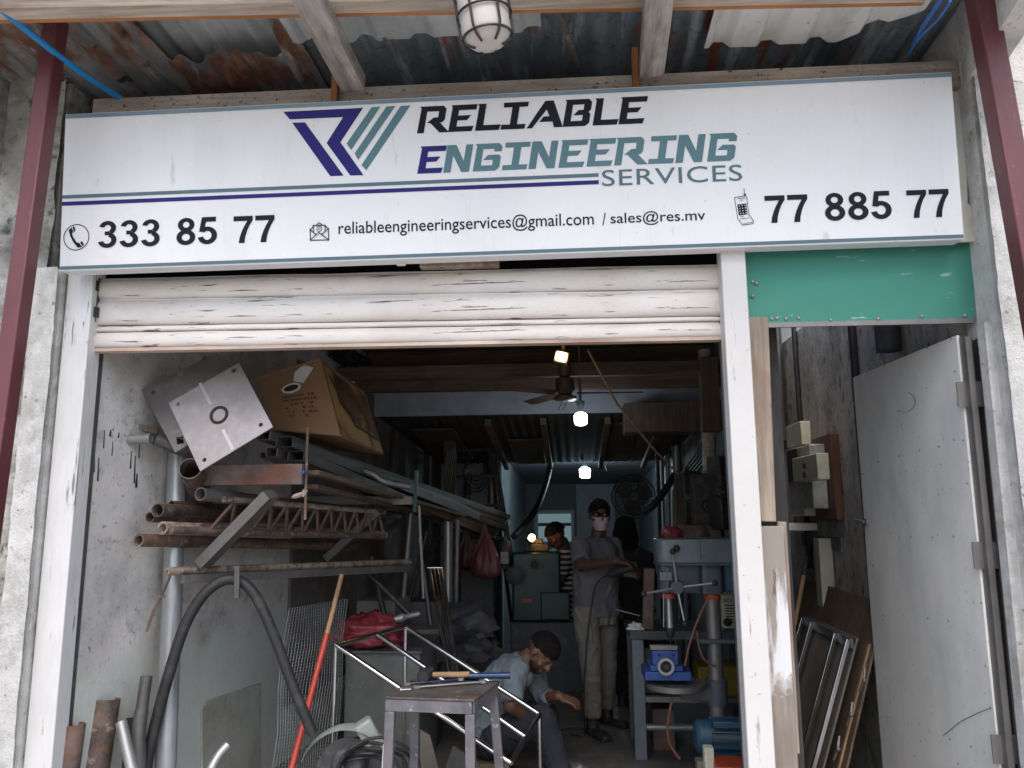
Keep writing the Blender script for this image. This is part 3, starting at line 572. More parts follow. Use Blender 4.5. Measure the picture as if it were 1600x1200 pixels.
obj('bottom_timber', B().beam(P(134, 547.5, 3.15)+V((0,.02,0)), P(1127, 528.5, 3.15)+V((0,.02,0)), .05, .014), wood('splintered shutter batten', (.62,.50,.42), (.25,.15,.10), 'x'), sh)
for y, Y in ((447, 3.150), (488, 3.150)):
    p = P(147, y, 3.13); obj('end_lock', B().box(p, (.036, .02, .045)), m_blackm, sh)
obj('gap_shade_plate', B().bx(-2.2, .74, 3.19, 3.24, 2.56, 2.78), mat('soot black', (.006,.006,.007), .95, 0, spec=.05), None, 'black gap and head plate between the sign and the shutter', 'panel')  # matt black plate paints the shade in the gap under the sign
obj('timber_block', B().beam(P(657, 414, 3.13), P(780, 411, 3.13), .05, .034), m_oldboard, None, 'short timber block wedged under the sign above the shutter', 'block', bevel=.003)
obj('sign_clip', B().box(P(627, 411, 3.04), (.035, .012, .022)), m_whitepaint, None, 'small white clip hanging under the sign edge', 'clip')

# -------- open steel door at the right
zt = P(1492, 524, 3.15).z; pa = P(1494, 524, 3.15); pb = PZ(1333, 590, zt)
pl = P(1561, 1200, 3.15); hx = lambda z: pa.x+(pl.x-pa.x)*(zt-z)/(zt-pl.z)
door = thing('steel_door', V((pa.x, pa.y, .05)), 'pale grey riveted steel door standing open at the right passage', 'door')
dd = V((pb.x-pa.x, pb.y-pa.y, 0)); dl = dd.length; dd.normalize(); dn = V((dd.y, -dd.x, 0)); 
if dn.x > 0: dn = -dn
def dp(s, z, e=0): return V((hx(z)*0+pa.x, pa.y, z))+dd*s+dn*e+V(((hx(z)-pa.x), 0, 0))
DZ0 = .05
def dsurf(u, v):
    z = DZ0+(zt-DZ0)*v; s = dl*u; r = 0
    if u > .96 and v > .97: r = 0
    return dp(s, z, .003*NZ.noise(V((u*3, z*2, 7))))
obj('door_panel', B().slab(dsurf, 16, 34, -dn*.012), m_door, door)
obj('door_frame', B().beam(dp(.0, DZ0, -.03), dp(.0, zt-.01, -.03), .04, .034, dd), m_steel, door)
obj('door_frame', B().beam(dp(.03, zt-.02, -.03), dp(dl-.02, zt-.02, -.03), .03, .034), m_steel, door)
obj('door_edge', B().beam(dp(-.022, DZ0, -.02), dp(-.022, zt-.015, -.02), .022, .045, dd), m_steel, door)
pts = []
for x, y in ((1355,582),(1382,571),(1411,556),(1449,543),(1487,528)): pts.append((x, y))
for x, y in ((1372,722),(1405,713),(1437,704),(1467,698),(1490,687),(1505,688),(1340,680),(1345,760),(1497,632),(1492,580),(1511,755),(1334,630),(1347,740)): pts.append((x, y))
for x, y in ((1423,839),(1457,839),(1490,838),(1380,961),(1413,962),(1450,966),(1482,970),(1526,888),(1533,942),(1540,1040),(1548,1105),(1387,1120),(1420,1131),(1452,1143),(1484,1155),(1517,1166)): pts.append((x, y))
dots('rivet', [on_plane(x, y, dp(.3, 1.5, .004), dn) for x, y in pts], dn, .005, .003, m_galv, door)
lt = obj('door_latch', B().tube([dp(dl-.03, P(1340,807,4).z-.03, .012), dp(dl+.09, P(1340,807,4).z-.02, .012)], .007, 8), m_galv, door)
obj('latch_plate', B().box(dp(dl-.03, P(1340,807,4).z-.03, .006), (.012,.05,.035)), m_steel, lt)
dq = lambda x, y: on_plane(x, y, dp(.3, 1.5, .005), dn)
obj('scratch_mark', B().tube([dq(1412+18*math.cos(math.radians(a)), 628+16*math.sin(math.radians(a))) for a in range(-70, 130, 12)], .0010, 4), m_darkgrey, door)
obj('scratch_mark', B().tube([dq(1474, 1149), dq(1500, 1128), dq(1530, 1113), dq(1549, 1106)], .0012, 4), m_darkgrey, door)
def hinge(y):
    z = P(1520, y, 3.12).z; hb = B()
    q = V((hx(z)+.028, pa.y-.02, z))
    hb.tube([q+V((0,0,-.055)), q+V((0,0,.055))], .009, 10)
    o = obj('hinge', hb, m_steel, door)
    for k in (-1, 1): obj('hinge_leaf', B().box(q+V((k*.030, .006, 0)), (.046, .006, .10)), m_steel, o)
for y in (615, 868, 1172): hinge(y)
# jamb angle and patched seam beside the door
def strip(name, xa, ya, xb, yb, w, d, Y, m, label):
    p, q = P(xa, ya, Y), P(xb, yb, Y); k = (p-q)/(p.z-q.z); a = q-k*q.z
    obj(name, B().beam(a, p, w, d, (0,1,0)), m, None, label, 'jamb', bevel=.003)
strip('door_jamb', 1526, 505, 1592, 1200, .030, .05, 3.17, m_steel, 'grey steel jamb strip carrying the steel door hinges')
strip('grout_strip', 1541, 505, 1611, 1200, .045, .06, 3.06, m_plaster_lt, 'rough mortar strip between steel door jamb and right pier')
strip('recess_shade', 1560, 505, 1628, 1200, .10, .10, 3.20, m_blackm, 'dark recess behind the mortar strip by the right pier')  # black strip stands in for the shade inside the recess

# ================================================================== CANOPY
ZS = 3.60
xs0, xs1 = -3.1, PZ(500, 110, ZS).x
def rusty(u, v):
    x = xs0+u*(xs1-xs0); xc = PZ(335, 60, ZS).x; yf = PZ(300, 84, ZS).y+.05*NZ.noise(V((x*4, 1, 0)))+.10*NZ.noise(V((x*9, 2, 0)))+.05*NZ.noise(V((x*25, 5, 0)))
    k = min(1, max(0, (abs(x-xc)-.26)/.10)); yf = yf*(1-k)+2.15*k
    y = yf+(3.40-yf)*v; sag = .03*(1-v)*NZ.noise(V((x*5, v*3, 4)))
    return (x, y, ZS-.02*(y-2.6)+.011*math.sin(2*PI*x/.085)+sag)
obj('roof_sheet', B().slab(rusty, 170, 16, (0,0,.0025)), m_rustsheet, None, 'badly rusted corrugated roof sheet with a ragged edge above the sign at left', 'roof sheet', 'corrugated canopy sheets')
def dark(u, v):
    x = xs1-.06+u*(1.8-xs1); y = 2.15+1.25*v
    return (x, y, ZS+.035-.02*(y-2.6)+.012*math.sin(2*PI*x/.10))
obj('roof_sheet', B().slab(dark, 230, 8, (0,0,.0025)), m_darksheet, None, 'dark blue grey corrugated roof sheet with rust streaks above the sign centre', 'roof sheet', 'corrugated canopy sheets')
xl0, xl1 = PZ(60, 45, 3.70).x, PZ(520, 45, 3.70).x
obj('roof_sheet', B().slab(lambda u, v: (xl0+u*(xl1-xl0), 2.15+1.25*v, 3.70+.01*math.sin(2*PI*(xl0+u*(xl1-xl0))/.09)), 140, 4, (0,0,.0025)), m_greysheet, None, 'pale roof sheet showing through the rusted hole at the upper left', 'roof sheet', 'corrugated canopy sheets')
def trap(x, per, hgt):
    t = (x/per) % 1; return hgt*(0 if t < .55 else (t-.55)/.1 if t < .65 else 1 if t < .85 else (1-t)/.15)
ZG = 3.56
xg0, xg1 = PZ(445, 45, ZG).x, PZ(845, 40, ZG).x
def grey(u, v):
    x = xg0+u*(xg1-xg0); ye = PZ(620, 61, ZG).y+.012*NZ.noise(V((x*6, 9, 0)))+(.03 if x < xg0+.45 else 0)*NZ.noise(V((x*16, 4, 0)))
    y = 2.15+(ye-2.15)*v; return (x, y, ZG+.012*(1-v)+trap(x+.07, .235, .024)+.006*NZ.noise(V((x*5, y*3, 5))))
obj('roof_sheet', B().slab(grey, 150, 8, (0,0,.0025)), m_greysheet, None, 'light galvanised roof sheet with a wavy end left of the caged lamp', 'roof sheet', 'corrugated canopy sheets')
xw0, xw1 = PZ(1097, 72, ZG).x, PZ(1450, 25, ZG).x
def white(u, v):
    x = xw0+u*(xw1-xw0); ye = PZ(1170, 71, ZG-.03).y-max(0, u-.62)*.62+.010*NZ.noise(V((x*9, 2, 0)))
    y = 2.15+(ye-2.15)*v; return (x, y, ZG-.035+.02*(1-v)+trap(x+.10, .20, .026)+.008*NZ.noise(V((x*6, y*3, 8))))
obj('roof_sheet', B().slab(white, 150, 10, (0,0,.0025)), m_whitesheet, None, 'off white profiled sheet with a curled end at the right of the canopy', 'roof sheet', 'corrugated canopy sheets')
ZP = 3.44
a, c = PZ(-60, 33, ZP), PZ(1445, 4, ZP)
obj('purlin', B().beam(a+V((0,-.035,.03)), c+V((0,-.035,.03)), .07, .06), m_woodpine, None, 'long pale pine purlin across the front of the canopy', 'beam', bevel=.003)
obj('purlin_batten', B().beam(a+V((0,.012,.028)), c+V((0,.012,.028)), .022, .05), m_woodor, None, 'orange pine batten along the back of the front purlin', 'beam')
def rafter(xa, ya, xb, yb, w, h_, label):
    p = PZ(xa, ya, 3.405); q = PZ(xb, yb, 3.405); d = (q-p).normalized(); obj('rafter', B().beam(p-d*.5, q, w, h_), m_woodgrey, None, label, 'rafter', 'weathered canopy rafters', bevel=.003)
rafter(489, 8, 553, 132, .10, .075, 'grey weathered rafter slanting down to the sign top at left')
rafter(1028, 6, 1018, 108, .10, .075, 'grey weathered rafter above the word ending right of the lamp')
obj('roof_pipe', B().tube([PZ(765, 70, 3.52), PZ(783, 118, 3.52)], .012, 10), m_darkgrey, None, 'thin dark conduit under the roof behind the caged lamp', 'conduit')
obj('steel_bar', B().beam(PZ(872, 8, 3.53), PZ(905, 108, 3.53), .018, .008), m_rust, None, 'thin rusty bar under the dark roof sheet right of the caged lamp', 'bar')
obj('water_pipe', B().tube(bez([P(-30, -12, 2.35), P(60, 62, 2.6), P(125, 112, 2.85), P(190, 155, 3.08)], 6), .0135, 12), m_bluepvc, None, 'bright blue plastic water pipe slanting across the left corner', 'pipe')
obj('rope', B().tube(bez([P(1475, -10, 2.45), P(1462, 12, 2.55), P(1440, 45, 2.8), P(1420, 84, 3.05)], 6), .007, 8), m_bluerope, None, 'blue rope hanging from the canopy at the right corner', 'rope')
obj('rope', B().tube(bez([P(1485, 2, 2.45), P(1466, 30, 2.6), P(1436, 60, 2.85), P(1418, 88, 3.05)], 6), .004, 8), m_bluerope, None, 'thin blue cord beside the blue rope at the right corner', 'rope')
obj('end_wall', wall2((1.78, 3.35), (1.62, 2.35), 3.30, 3.9, -.1), m_plaster_lt, None, 'bluish grey wall end under the canopy at the right corner', 'wall')
obj('end_wall', wall2((-2.62, 2.2), (-2.55, 3.35), 3.1, 3.9, .1), m_concrete, None, 'dirty grey wall end under the canopy at the left corner', 'wall')
# caged lamp
lc = P(764, 74, 2.42); la = (P(748, -40, 2.40)-P(766, 74, 2.42)).normalized()
lamp = thing('caged_lamp', lc, 'unlit caged bulkhead lamp with frosted glass hanging under the purlin', 'lamp')
r_ = 40*px(2.42)*1.06
obj('lamp_glass', B().lathe(lc, la, [(0,0),(.003,r_*.35),(.012,r_*.68),(.03,r_*.9),(.05,r_),(.22,r_*1.02),(.24,r_*.9),(.25,0)], 28), m_lampglass, lamp)
cg = B(); a1 = la.orthogonal().normalized(); a2 = la.cross(a1)
for k in range(6):
    t = 2*PI*k/6+.35; dr_ = a1*math.cos(t)+a2*math.sin(t)
    cg.tube([lc+la*x+dr_*rr for x, rr in ((.004, r_*.55), (.02, r_*.92), (.045, r_*1.08), (.24, r_*1.10))], .0045, 6)
obj('cage', cg, m_blackm, lamp)
for x in (.032, .115, .20):
    rr = r_*(1.02 if x < .04 else 1.11); obj('cage_ring', B().tube([lc+la*x+(a1*math.cos(2*PI*k/28)+a2*math.sin(2*PI*k/28))*rr for k in range(28)], .0045, 6, close=True), m_blackm, lamp)
obj('lamp_cap', B().lathe(lc, la, [(.235,r_*.5),(.235,r_*1.2),(.27,r_*1.2),(.30,r_*.6),(.34,r_*.3),(.34,0)], 24), m_blackm, lamp)
# ================================================================== LEFT SIDE OF THE SHOP
def tb(pts, r, n=10): return B().tube(pts, r, n)
obj('steel_pipe', tb([P(278, 705, 3.75), P(258, 1215, 3.62), V((P(257, 1225, 3.62).x, 3.62, 0))], .046, 22), m_pvc, None, 'thick pale grey upright pipe standing against the left wall', 'pipe')
obj('angle_iron', B().beam(P(268, 640, 3.84), P(236, 1010, 3.78), .018, .03), m_blackm, None, 'thin dark angle iron leaning behind the thick grey pipe', 'bar')
# rack bracket 1 and 2
rk = thing('pipe_rack', P(330, 745, 3.6), 'rusty welded wall rack carrying the steel pipes and tubes', 'rack')
obj('rack_arm', B().beam(P(322, 743, 3.62), P(475, 741, 3.62), .06, .098), m_rustred, rk, 'red rusted rack arm', bevel=.003)
obj('rack_arm', B().beam(P(480, 782, 5.0), P(644, 782, 5.0), .05, .055), m_steel, rk, 'pale end rack arm', bevel=.003)
obj('rack_brace', B().beam(P(424, 772, 3.58), P(318, 880, 3.66), .05, .105, (0,1,0)), m_steel, rk, bevel=.002)
obj('rack_brace', B().beam(P(594, 797, 4.9), P(512, 872, 5.0), .05, .085, (0,1,0)), m_steel, rk, bevel=.002)
obj('rack_stop', B().beam(P(481, 668, 3.62), P(477, 812, 3.62), .011, .011), m_rust, rk)
obj('rack_bolt', B().ell(P(474, 738, 3.60), (.013,.013,.013)), m_mblue, rk)
obj('rack_stop', B().beam(P(651, 735, 5.0), P(648, 800, 5.0), .02, .012), m_cgreen, rk)
obj('rack_upright', B().beam(P(655, 790, 5.02), P(662, 935, 5.1), .014, .014), m_steel, rk)
G1 = 'old pipes lying on the wall rack'
def hpipe(x0, y0, Y0, x1, y1, Y1, rp, m, lab, t=.004):
    obj('pipe', B().pipe(P(x0, y0, Y0), P(x1, y1, Y1), rp*px(Y0), t, 20), m, None, lab, 'pipe', G1)
hpipe(297, 732, 3.46, 318, 778, 3.85, 18, m_rust, 'short wide brown pipe stub tilted up under the steel plates', .006)
hpipe(313, 772, 3.46, 622, 806, 5.6, 10.5, m_steel, 'grey pipe with an open round end below the wide stub', .003)
hpipe(246, 797, 3.44, 470, 806, 5.0, 11, m_rust, 'brown pipe with a dark open mouth near the left wall', .004)
hpipe(234, 808, 3.47, 480, 812, 5.0, 8.5, m_rust, 'thinner rusty pipe low behind the dark mouthed pipe', .004)
hpipe(268, 788, 3.6, 480, 800, 5.0, 6, m_rustred, 'thin reddish rod pipe above the dark mouthed pipe', .003)
hpipe(254, 825, 3.42, 600, 836, 5.4, 10.5, m_rustpale, 'flaking pale pipe second from the bottom of the rack', .009)
hpipe(217, 844, 3.42, 560, 853, 5.3, 10.5, m_rust, 'long rusty pipe lowest on the rack', .009)
gd = thing('lattice_girder', P(310, 800, 3.4), 'rusty lattice girder lying along the pipe rack', 'girder')
A0, A1, B0, B1 = P(300, 776, 3.36), P(600, 800, 5.0), P(268, 828, 3.36), P(600, 838, 5.0)
obj('chord', tb([A0.lerp(A1, .12), A1], .015, 10), m_rustpale, gd); obj('chord', tb([B0, B1], .017, 10), m_rust, gd)
for i in range(11):
    s, t = .13+.87*i/11, .13+.87*(i+.5)/11; u = .13+.87*(i+1)/11
    for p, q in ((A0.lerp(A1, t), B0.lerp(B1, s)), (A0.lerp(A1, t), B0.lerp(B1, u))):
        obj('web_bar', B().beam(p, q, .012, .022, (0,1,0)), m_rust if i % 3 else m_rustred, gd)
# rectangular tubes
G2 = 'rectangular tubes on top of the rack'
tub = [(384,668,26,15,'top left rectangular steel tube resting nearest the plates'), (411,680,26,14,'rectangular steel tube left of the rusty upright stop'), (444,690,32,17,'wide rectangular tube in the middle of the bundle'),
       (424,706,22,14,'smaller rectangular tube low in the middle of the bundle'), (462,712,30,16,'lower rectangular tube right beside the rusty stop'), (412,711,14,9,'smallest square tube at the bottom of the bundle')]
for i, (x, y, w_, h_, lab) in enumerate(tub):
    Y = 3.72+.02*i; e = P((792,786,780,774,768,760)[i], (808,815,823,832,839,843)[i], 7.9)
    obj('box_tube', B().rtube(P(x, y, Y), e, w_*px(Y)*.95, h_*px(Y)*1.05, .004), (m_alu, m_steel, m_alu, m_steel, m_alu, m_steel)[i], None, lab, 'tube', G2, bevel=.0022)
obj('wrapped_tubes', B().beam(P(600, 757, 5.4), P(790, 826, 7.8), .075, .05).beam(P(590, 745, 5.4), P(786, 816, 7.85), .05, .03), m_film, None, 'bundle of film wrapped tubes at the far end of the rack', 'tube bundle')
for x0, y0, x1, y1, Y0, w_, lab in ((484,738,720,806,3.72,.10,'wide dusty plank lying under the rectangular tubes'), (486,760,700,812,3.78,.07,'narrower grey plank below the wide dusty plank')):
    obj('timber_plank', B().beam(P(x0, y0, Y0), P(x1, y1, 6.6), w_, .022), m_leanply if w_ > .08 else m_darkpost, None, lab, 'plank', bevel=.002)
obj('flat_bar', B().beam(P(395, 682, 3.69)+V((0,0,.032)), P(770, 806, 7.9)+V((0,0,.03)), .03, .006), m_alu, None, 'bright edged flat bar lying on top of the rectangular tubes', 'bar')
obj('metal_scrap', B().ell(P(466, 774, 3.55), (.036,.018,.012), Rxyz(0, -18, 0), 10, 6).box(P(475, 770, 3.55), (.02,.02,.03), Rxyz(20,30,10)), m_rustpale, None, 'small crooked metal scrap wired under the red arm', 'scrap')
obj('metal_scrap', B().tube(bez([P(566, 735, 4.6), P(585, 742, 4.6), P(600, 752, 4.62), P(640, 760, 4.7)], 3), .022, 7), m_film, None, 'crumpled foil scrap lying on the rectangular tubes', 'scrap')
# spike and wooden strip on the wall
obj('steel_spike', B().lathe(P(147, 689, 3.42), P(238, 685, 3.45)-P(147, 689, 3.42), [(0,.001),(.05,.010),(.14,.020),(.262,.026),(.262,.020),(.15,.012)], 18), m_galv, None, 'pointed galvanised spike sticking out left of the pipes', 'spike')
obj('steel_funnel', B().lathe(P(241, 686, 3.47), P(300, 705, 3.6)-P(241, 686, 3.47), [(.01,.022),(0,.026),(.02,.03),(.2,.045),(.2,.03)], 18), m_alu, None, 'galvanised tapered socket behind the pointed spike', 'socket')
obj('wall_batten', B().beam(P(128, 648, 3.30)+V((.03,0,0)), P(262, 678, 3.65), .02, .028), m_oldboard, None, 'pale wooden batten sloping along the left wall', 'batten')
# plates
def plate(name, quad, Y, dY, m, label, holes, thick=.008, sq=None):
    q = [P(x, y, Y+dY*k) for k, (x, y) in enumerate(quad)]
    c = (q[0]+q[1]+q[2]+q[3])/4; ex = (q[1]-q[0]).normalized(); n = (q[1]-q[0]).cross(q[3]-q[0]).normalized(); ey = n.cross(ex)
    f2 = lambda p: ((p-c).dot(ex), (p-c).dot(ey))
    L = [[f2(p) for p in q]]
    for (x, y, r) in holes: 
        p = on_plane(x, y, c, n); a, b_ = f2(p); L.append(circ(a, b_, r, 14))
    if sq:
        for Q in sq: L.append([f2(on_plane(x, y, c, n)) for x, y in Q])
    vs, fs = curve_mesh(L, thick/2)
    t = thing(name, c, label, 'steel plate', 'square base plates on the rack')
    obj('plate', B().add([c+ex*v.x+ey*v.y+n*v.z for v in vs], fs), m, t, smooth=False)
    return t, c, ex, ey, n
t1, c1, ex1, ey1, n1 = plate('base_plate', ((316,738),(429,669),(367,561),(267,632)), 3.36, .03, m_platem, 'front square steel plate with a burnt weld ring, leaning on the pipes', [(279,632,.010),(366,579,.013),(408,664,.010),(320,719,.010)])
if n1.y > 0: n1 = -n1
rc = on_plane(343, 649, c1, n1)+n1*.006
obj('weld_ring', B().tube([rc+(ex1*math.cos(2*PI*k/24)+ey1*math.sin(2*PI*k/24))*.038 for k in range(24)], .007, 8, close=True), mat('burnt weld bead', (.035,.026,.022), .7, .2), t1)
for a_, b_ in (((313,599),(330,632)), ((349,672),(365,703))):
    obj('weld_seam', B().beam(on_plane(*a_, c1, n1)+n1*.0045, on_plane(*b_, c1, n1)+n1*.0045, .014, .003, n1), mat('ground weld seam', (.56,.53,.51), .5, .4), t1)
plate('base_plate', ((276,708),(392,640),(334,548),(224,611)), 3.46, .02, m_plated, 'rear square steel plate half hidden behind the front plate', [(240,613,.011),(320,560,.012)], sq=[[(276,684),(287,682),(288,693),(277,695)]])
# cardboard carton
bxq = dict(C=P(532,681,3.95), D=P(419,672,3.97), A=P(404,591,4.0), Bq=P(502,562,4.0), C2=P(600,711,4.72), B2=P(569,610,4.72))
D2 = bxq['D']+bxq['C2']-bxq['C']; A2 = bxq['A']+bxq['B2']-bxq['Bq']
carton = thing('cardboard_box', (bxq['C']+D2)/2, 'brown printed cardboard carton tilted on the rack beside the plates', 'box')
obj('carton_body', B().hexa([bxq['D'], bxq['C'], bxq['C2'], D2, bxq['A'], bxq['Bq'], bxq['B2'], A2]), m_card, carton, bevel=.006)
fn_ = (bxq['C']-bxq['D']).cross(bxq['A']-bxq['D']).normalized()
if fn_.y > 0: fn_ = -fn_
def fq(u, v, e=.003): return bxq['D'].lerp(bxq['C'], u).lerp(bxq['A'].lerp(bxq['Bq'], u), v)+fn_*e
rn = (bxq['C2']-bxq['C']).cross(bxq['Bq']-bxq['C']).normalized()
if rn.x < 0: rn = -rn
def rq(u, v, e=.003): return bxq['C'].lerp(bxq['C2'], u).lerp(bxq['Bq'].lerp(bxq['B2'], u), v)+rn*e
obj('side_print', B().add([rq(.02,.02), rq(.98,.02), rq(.98,.93), rq(.02,.93)], [(0,1,2,3)]), m_cardyel, carton)
obj('picture_print', B().add([rq(.16,.98-.5,.0045), rq(.40,.30,.0045), rq(.95,.26,.0045), rq(.95,.90,.0045), rq(.16,.92,.0045)], [(0,1,2,3,4)]), mat('brown picture print', (.20,.10,.045), .5, 0, (((.05,.03,.02), 5, .46, .58, U, .9), ((.5,.3,.1), 6, .62, .7, U, .6)), (), .15, 4), carton)
obj('print_stripe', B().add([rq(.06,.80,.006), rq(.38,.24,.006), rq(.96,.18,.006), rq(.96,.215,.006), rq(.40,.285,.006), rq(.09,.84,.006)], [(0,1,4,5),(1,2,3,4)]), m_cardink, carton)
obj('flap_fold', B().beam(bxq['A']+V((0,-.004,0)), bxq['Bq']+V((0,-.004,0)), .02, .014), m_card, carton)
def oval(cu, cv, a, b_, th, n=20, ru=1.0):
    return [(cu+ru*(a*math.cos(2*PI*k/n)*math.cos(th)-b_*math.sin(2*PI*k/n)*math.sin(th)), cv+(a*math.cos(2*PI*k/n)*math.sin(th)+b_*math.sin(2*PI*k/n)*math.cos(th))) for k in range(n)]
def fl(name, L, m, e):
    vs, fs = curve_mesh(L); obj(name, B().add([fq(v.x, v.y, e) for v in vs], fs), m, carton, smooth=False)
fl('handle_hole', [oval(.46,.70,.15,.075,.12)], m_paper, .003); fl('handle_slot', [oval(.46,.70,.115,.045,.12)], m_black, .0045)
fl('hang_tag', [[(.52,.80),(.66,.74),(.86,.92),(.72,1.0),(.56,.92)]], m_paper, .0055)
for i, (u0, u1) in enumerate(((.30,.82),(.30,.84),(.31,.80),(.32,.80),(.33,.80),(.34,.74))):
    b = B(); x = u0; k = 0
    while x < u1-.05:   # unreadable small print: short blocks of ink
        w_ = random.uniform(.018, .05); v0 = .56-.062*i
        if random.random() < (.85 if i < 2 else .5): b.add([fq(x, v0, .0035), fq(x+w_, v0, .0035), fq(x+w_, v0+.030, .0035), fq(x, v0+.030, .0035)], [(0,1,2,3)])
        x += w_+.014
    obj('small_print', b, m_cardink, carton)
# wall items low left
hb = bez([P(222, 1250, 3.5), P(232, 1180, 3.53), P(246, 1120, 3.55), P(262, 1060, 3.55), P(290, 975, 3.57), P(325, 922, 3.6), P(362, 905, 3.64), P(395, 925, 3.66), P(425, 985, 3.68), P(455, 1065, 3.7), P(488, 1146, 3.72)], 8)
obj('rubber_hose', tb(hb, .0255, 14), m_black, None, 'thick black hose looped over the rack bar in an arch', 'hose')
obj('hose_clip', B().beam(P(371, 884, 3.60), P(370, 934, 3.60), .024, .01), m_alu, None, 'bright metal hook clipped over the rack bar', 'hook')
obj('rack_bar', B().pipe(P(261, 893, 3.52), P(640, 878, 5.3), .019, .012, 16), m_rustpale, None, 'rough round bar with the hook hanging below the pipes', 'bar')
obj('channel_bar', B().beam(P(285, 905, 3.58), P(640, 888, 5.2), .03, .04), m_steel, None, 'dark channel bar under the rough round bar', 'bar')
obj('iron_rod', tb(bez([P(266, 900, 3.5), P(255, 925, 3.5), P(240, 955, 3.5), P(229, 987, 3.5)], 4), .006, 8), m_rust, None, 'thin rusty rod with a washer hanging off the bar end', 'rod')
obj('washer', B().lathe(P(253, 929, 3.5)-V((0,0,.003)), P(229, 987, 3.5)-P(253, 929, 3.5), [(0,.004),(0,.015),(.006,.015),(.006,.004)], 14), m_rust, None, 'small washer on the thin rusty hanging rod', 'washer')
# wall patches: hatch plate
def wallpt(x, y):   # point on the left wall
    n = V((1, -.092, 0)).normalized(); return on_plane(x, y, V((LW(4), 4, 1)), n)
wn_ = V((1, -.092, 0)).normalized()
obj('hatch_plate', B().prism([wallpt(x, y)+wn_*.003 for x, y in ((313,1230),(312,1108),(322,1094),(405,1067),(404,1230))], wn_*.012), mat('grey green hatch paint', (.42,.44,.39), .6, 0, (((.26,.23,.17), 4, .5, .7, U, .7),), ((40, .1, U),), .1, 3), None, 'grey green metal hatch with a clipped corner low on the left wall', 'hatch')
# corner pipes
G3 = 'scrap pipes standing in the left corner'
def cpipe(x0, y0, Y0, x1, y1, Y1, r, m, lab, t=.006):
    obj('scrap_pipe', B().pipe(P(x0, y0, Y0), P(x1, y1, Y1), r, t, 26), m, None, lab, 'pipe', G3)
cpipe(163, 1092, 3.42, 128, 1310, 3.35, .066, m_rust, 'widest brown rusted pipe standing in the left corner')
cpipe(116, 1131, 3.22, 93, 1300, 3.20, .044, m_rustred, 'leftmost mottled rusty pipe beside the white door post')
cpipe(206, 1118, 3.62, 190, 1320, 3.60, .055, m_blackm, 'black pipe standing behind the widest brown pipe')
cpipe(189, 1128, 3.36, 215, 1240, 3.30, .024, m_galv, 'short galvanised tube leaning the other way in the corner', .003)
obj('bent_tube', B().tube(bez([P(229, 1056, 3.5), P(222, 1105, 3.48), P(216, 1150, 3.46), P(214, 1260, 3.42)], 5), [.026]*6+[.029]*5+[.034]*5, 14), m_alu, None, 'flattened clear grey tube standing beside the black hose', 'tube')
obj('elbow_rod', B().tube(bez([P(356, 1164, 3.45), P(342, 1180, 3.42), P(328, 1205, 3.38), P(310, 1240, 3.36)], 4), .019, 12), m_galv, None, 'galvanised elbow tube poking up at the bottom left', 'tube')
# poles and mesh
pt, pm, pb_ = P(534, 898, 4.25), P(511, 990, 4.12), P(452, 1215, 3.85)
bp = thing('broom', pb_, 'red painted pole with a bare wooden top leaning on the mesh', 'pole')
obj('pole_bare', tb([pt, pm], .0125, 12), m_polewood, bp); obj('pole_red', tb([pm, pb_], .0165, 12), m_redpole, bp)
wm = B(); Q = [P(424, 1215, 3.98), P(522, 1200, 4.5), P(543, 936, 4.72), P(449, 951, 4.12)]
nu, nv = 24, 52
for i in range(nu+1):
    u = i/nu; wm.tube([Q[0].lerp(Q[1], u).lerp(Q[3].lerp(Q[2], u), t/4)+V((.012*math.sin(t*1.9+u*5), 0, 0)) for t in range(5)], .0014, 4, False)
for j in range(nv+1):
    v = j/nv; wm.tube([Q[0].lerp(Q[1], t/4).lerp(Q[3].lerp(Q[2], t/4), v)+V((.012*math.sin(v*7.6+t*1.2), 0, 0)) for t in range(5)], .0014, 4, False)
obj('wire_mesh', wm, m_wire, None, 'sheet of square galvanised wire mesh leaning on the left wall', 'wire mesh')
# cabinet with red bag
cb = thing('steel_cabinet', P(585, 1230, 4.9), 'olive grey scratched steel box under the red bag', 'cabinet')
ca, cbp = P(540, 1020, 4.75), P(630, 1018, 4.75)
obj('cabinet_body', B().bx(ca.x, P(655, 1100, 4.75).x, 4.75, 5.35, 0, ca.z), m_cabinet, cb, bevel=.006)
obj('cabinet_top', B().bx(ca.x-.03, P(660, 1018, 4.75).x, 4.72, 5.38, ca.z+.001, ca.z+.016), m_darkgrey, cb, bevel=.003)
def blob(c, r, seed, amp, n=40, m_=26, flat_=0.):
    b = B()
    def f(u, v):
        th = PI*v; q = 2*PI*u; d = V((math.sin(th)*math.cos(q), math.sin(th)*math.sin(q), math.cos(th)))
        k = 1+amp*NZ.noise(d*2.1+V((seed, 0, 0)))+amp*.8*abs(NZ.noise(d*5+V((0, seed, 0))))
        p = V((d.x*r[0]*k, d.y*r[1]*k, d.z*r[2]*k)); p.z = max(p.z, -flat_) if flat_ else p.z
        return c+p
    return b.sheet(f, n, m_)
rb = P(574, 998, 4.90); zt_ = ca.z+.018
bag = blob(V((rb.x, 4.90, zt_+.075)), (.205,.16,.10), 3, .45, 56, 34, .07)
bag.tube(bez([V((rb.x+.04, 4.95, zt_+.14)), P(585, 968, 4.93), P(592, 958, 4.92)], 4), [.05,.04,.03,.02,.02,.02,.03,.03,.04], 9)
obj('red_bag', bag, sharp=False, mat=m_redbag, parent=None, label='knotted red plastic bag full of things on the steel box', cat='bag')
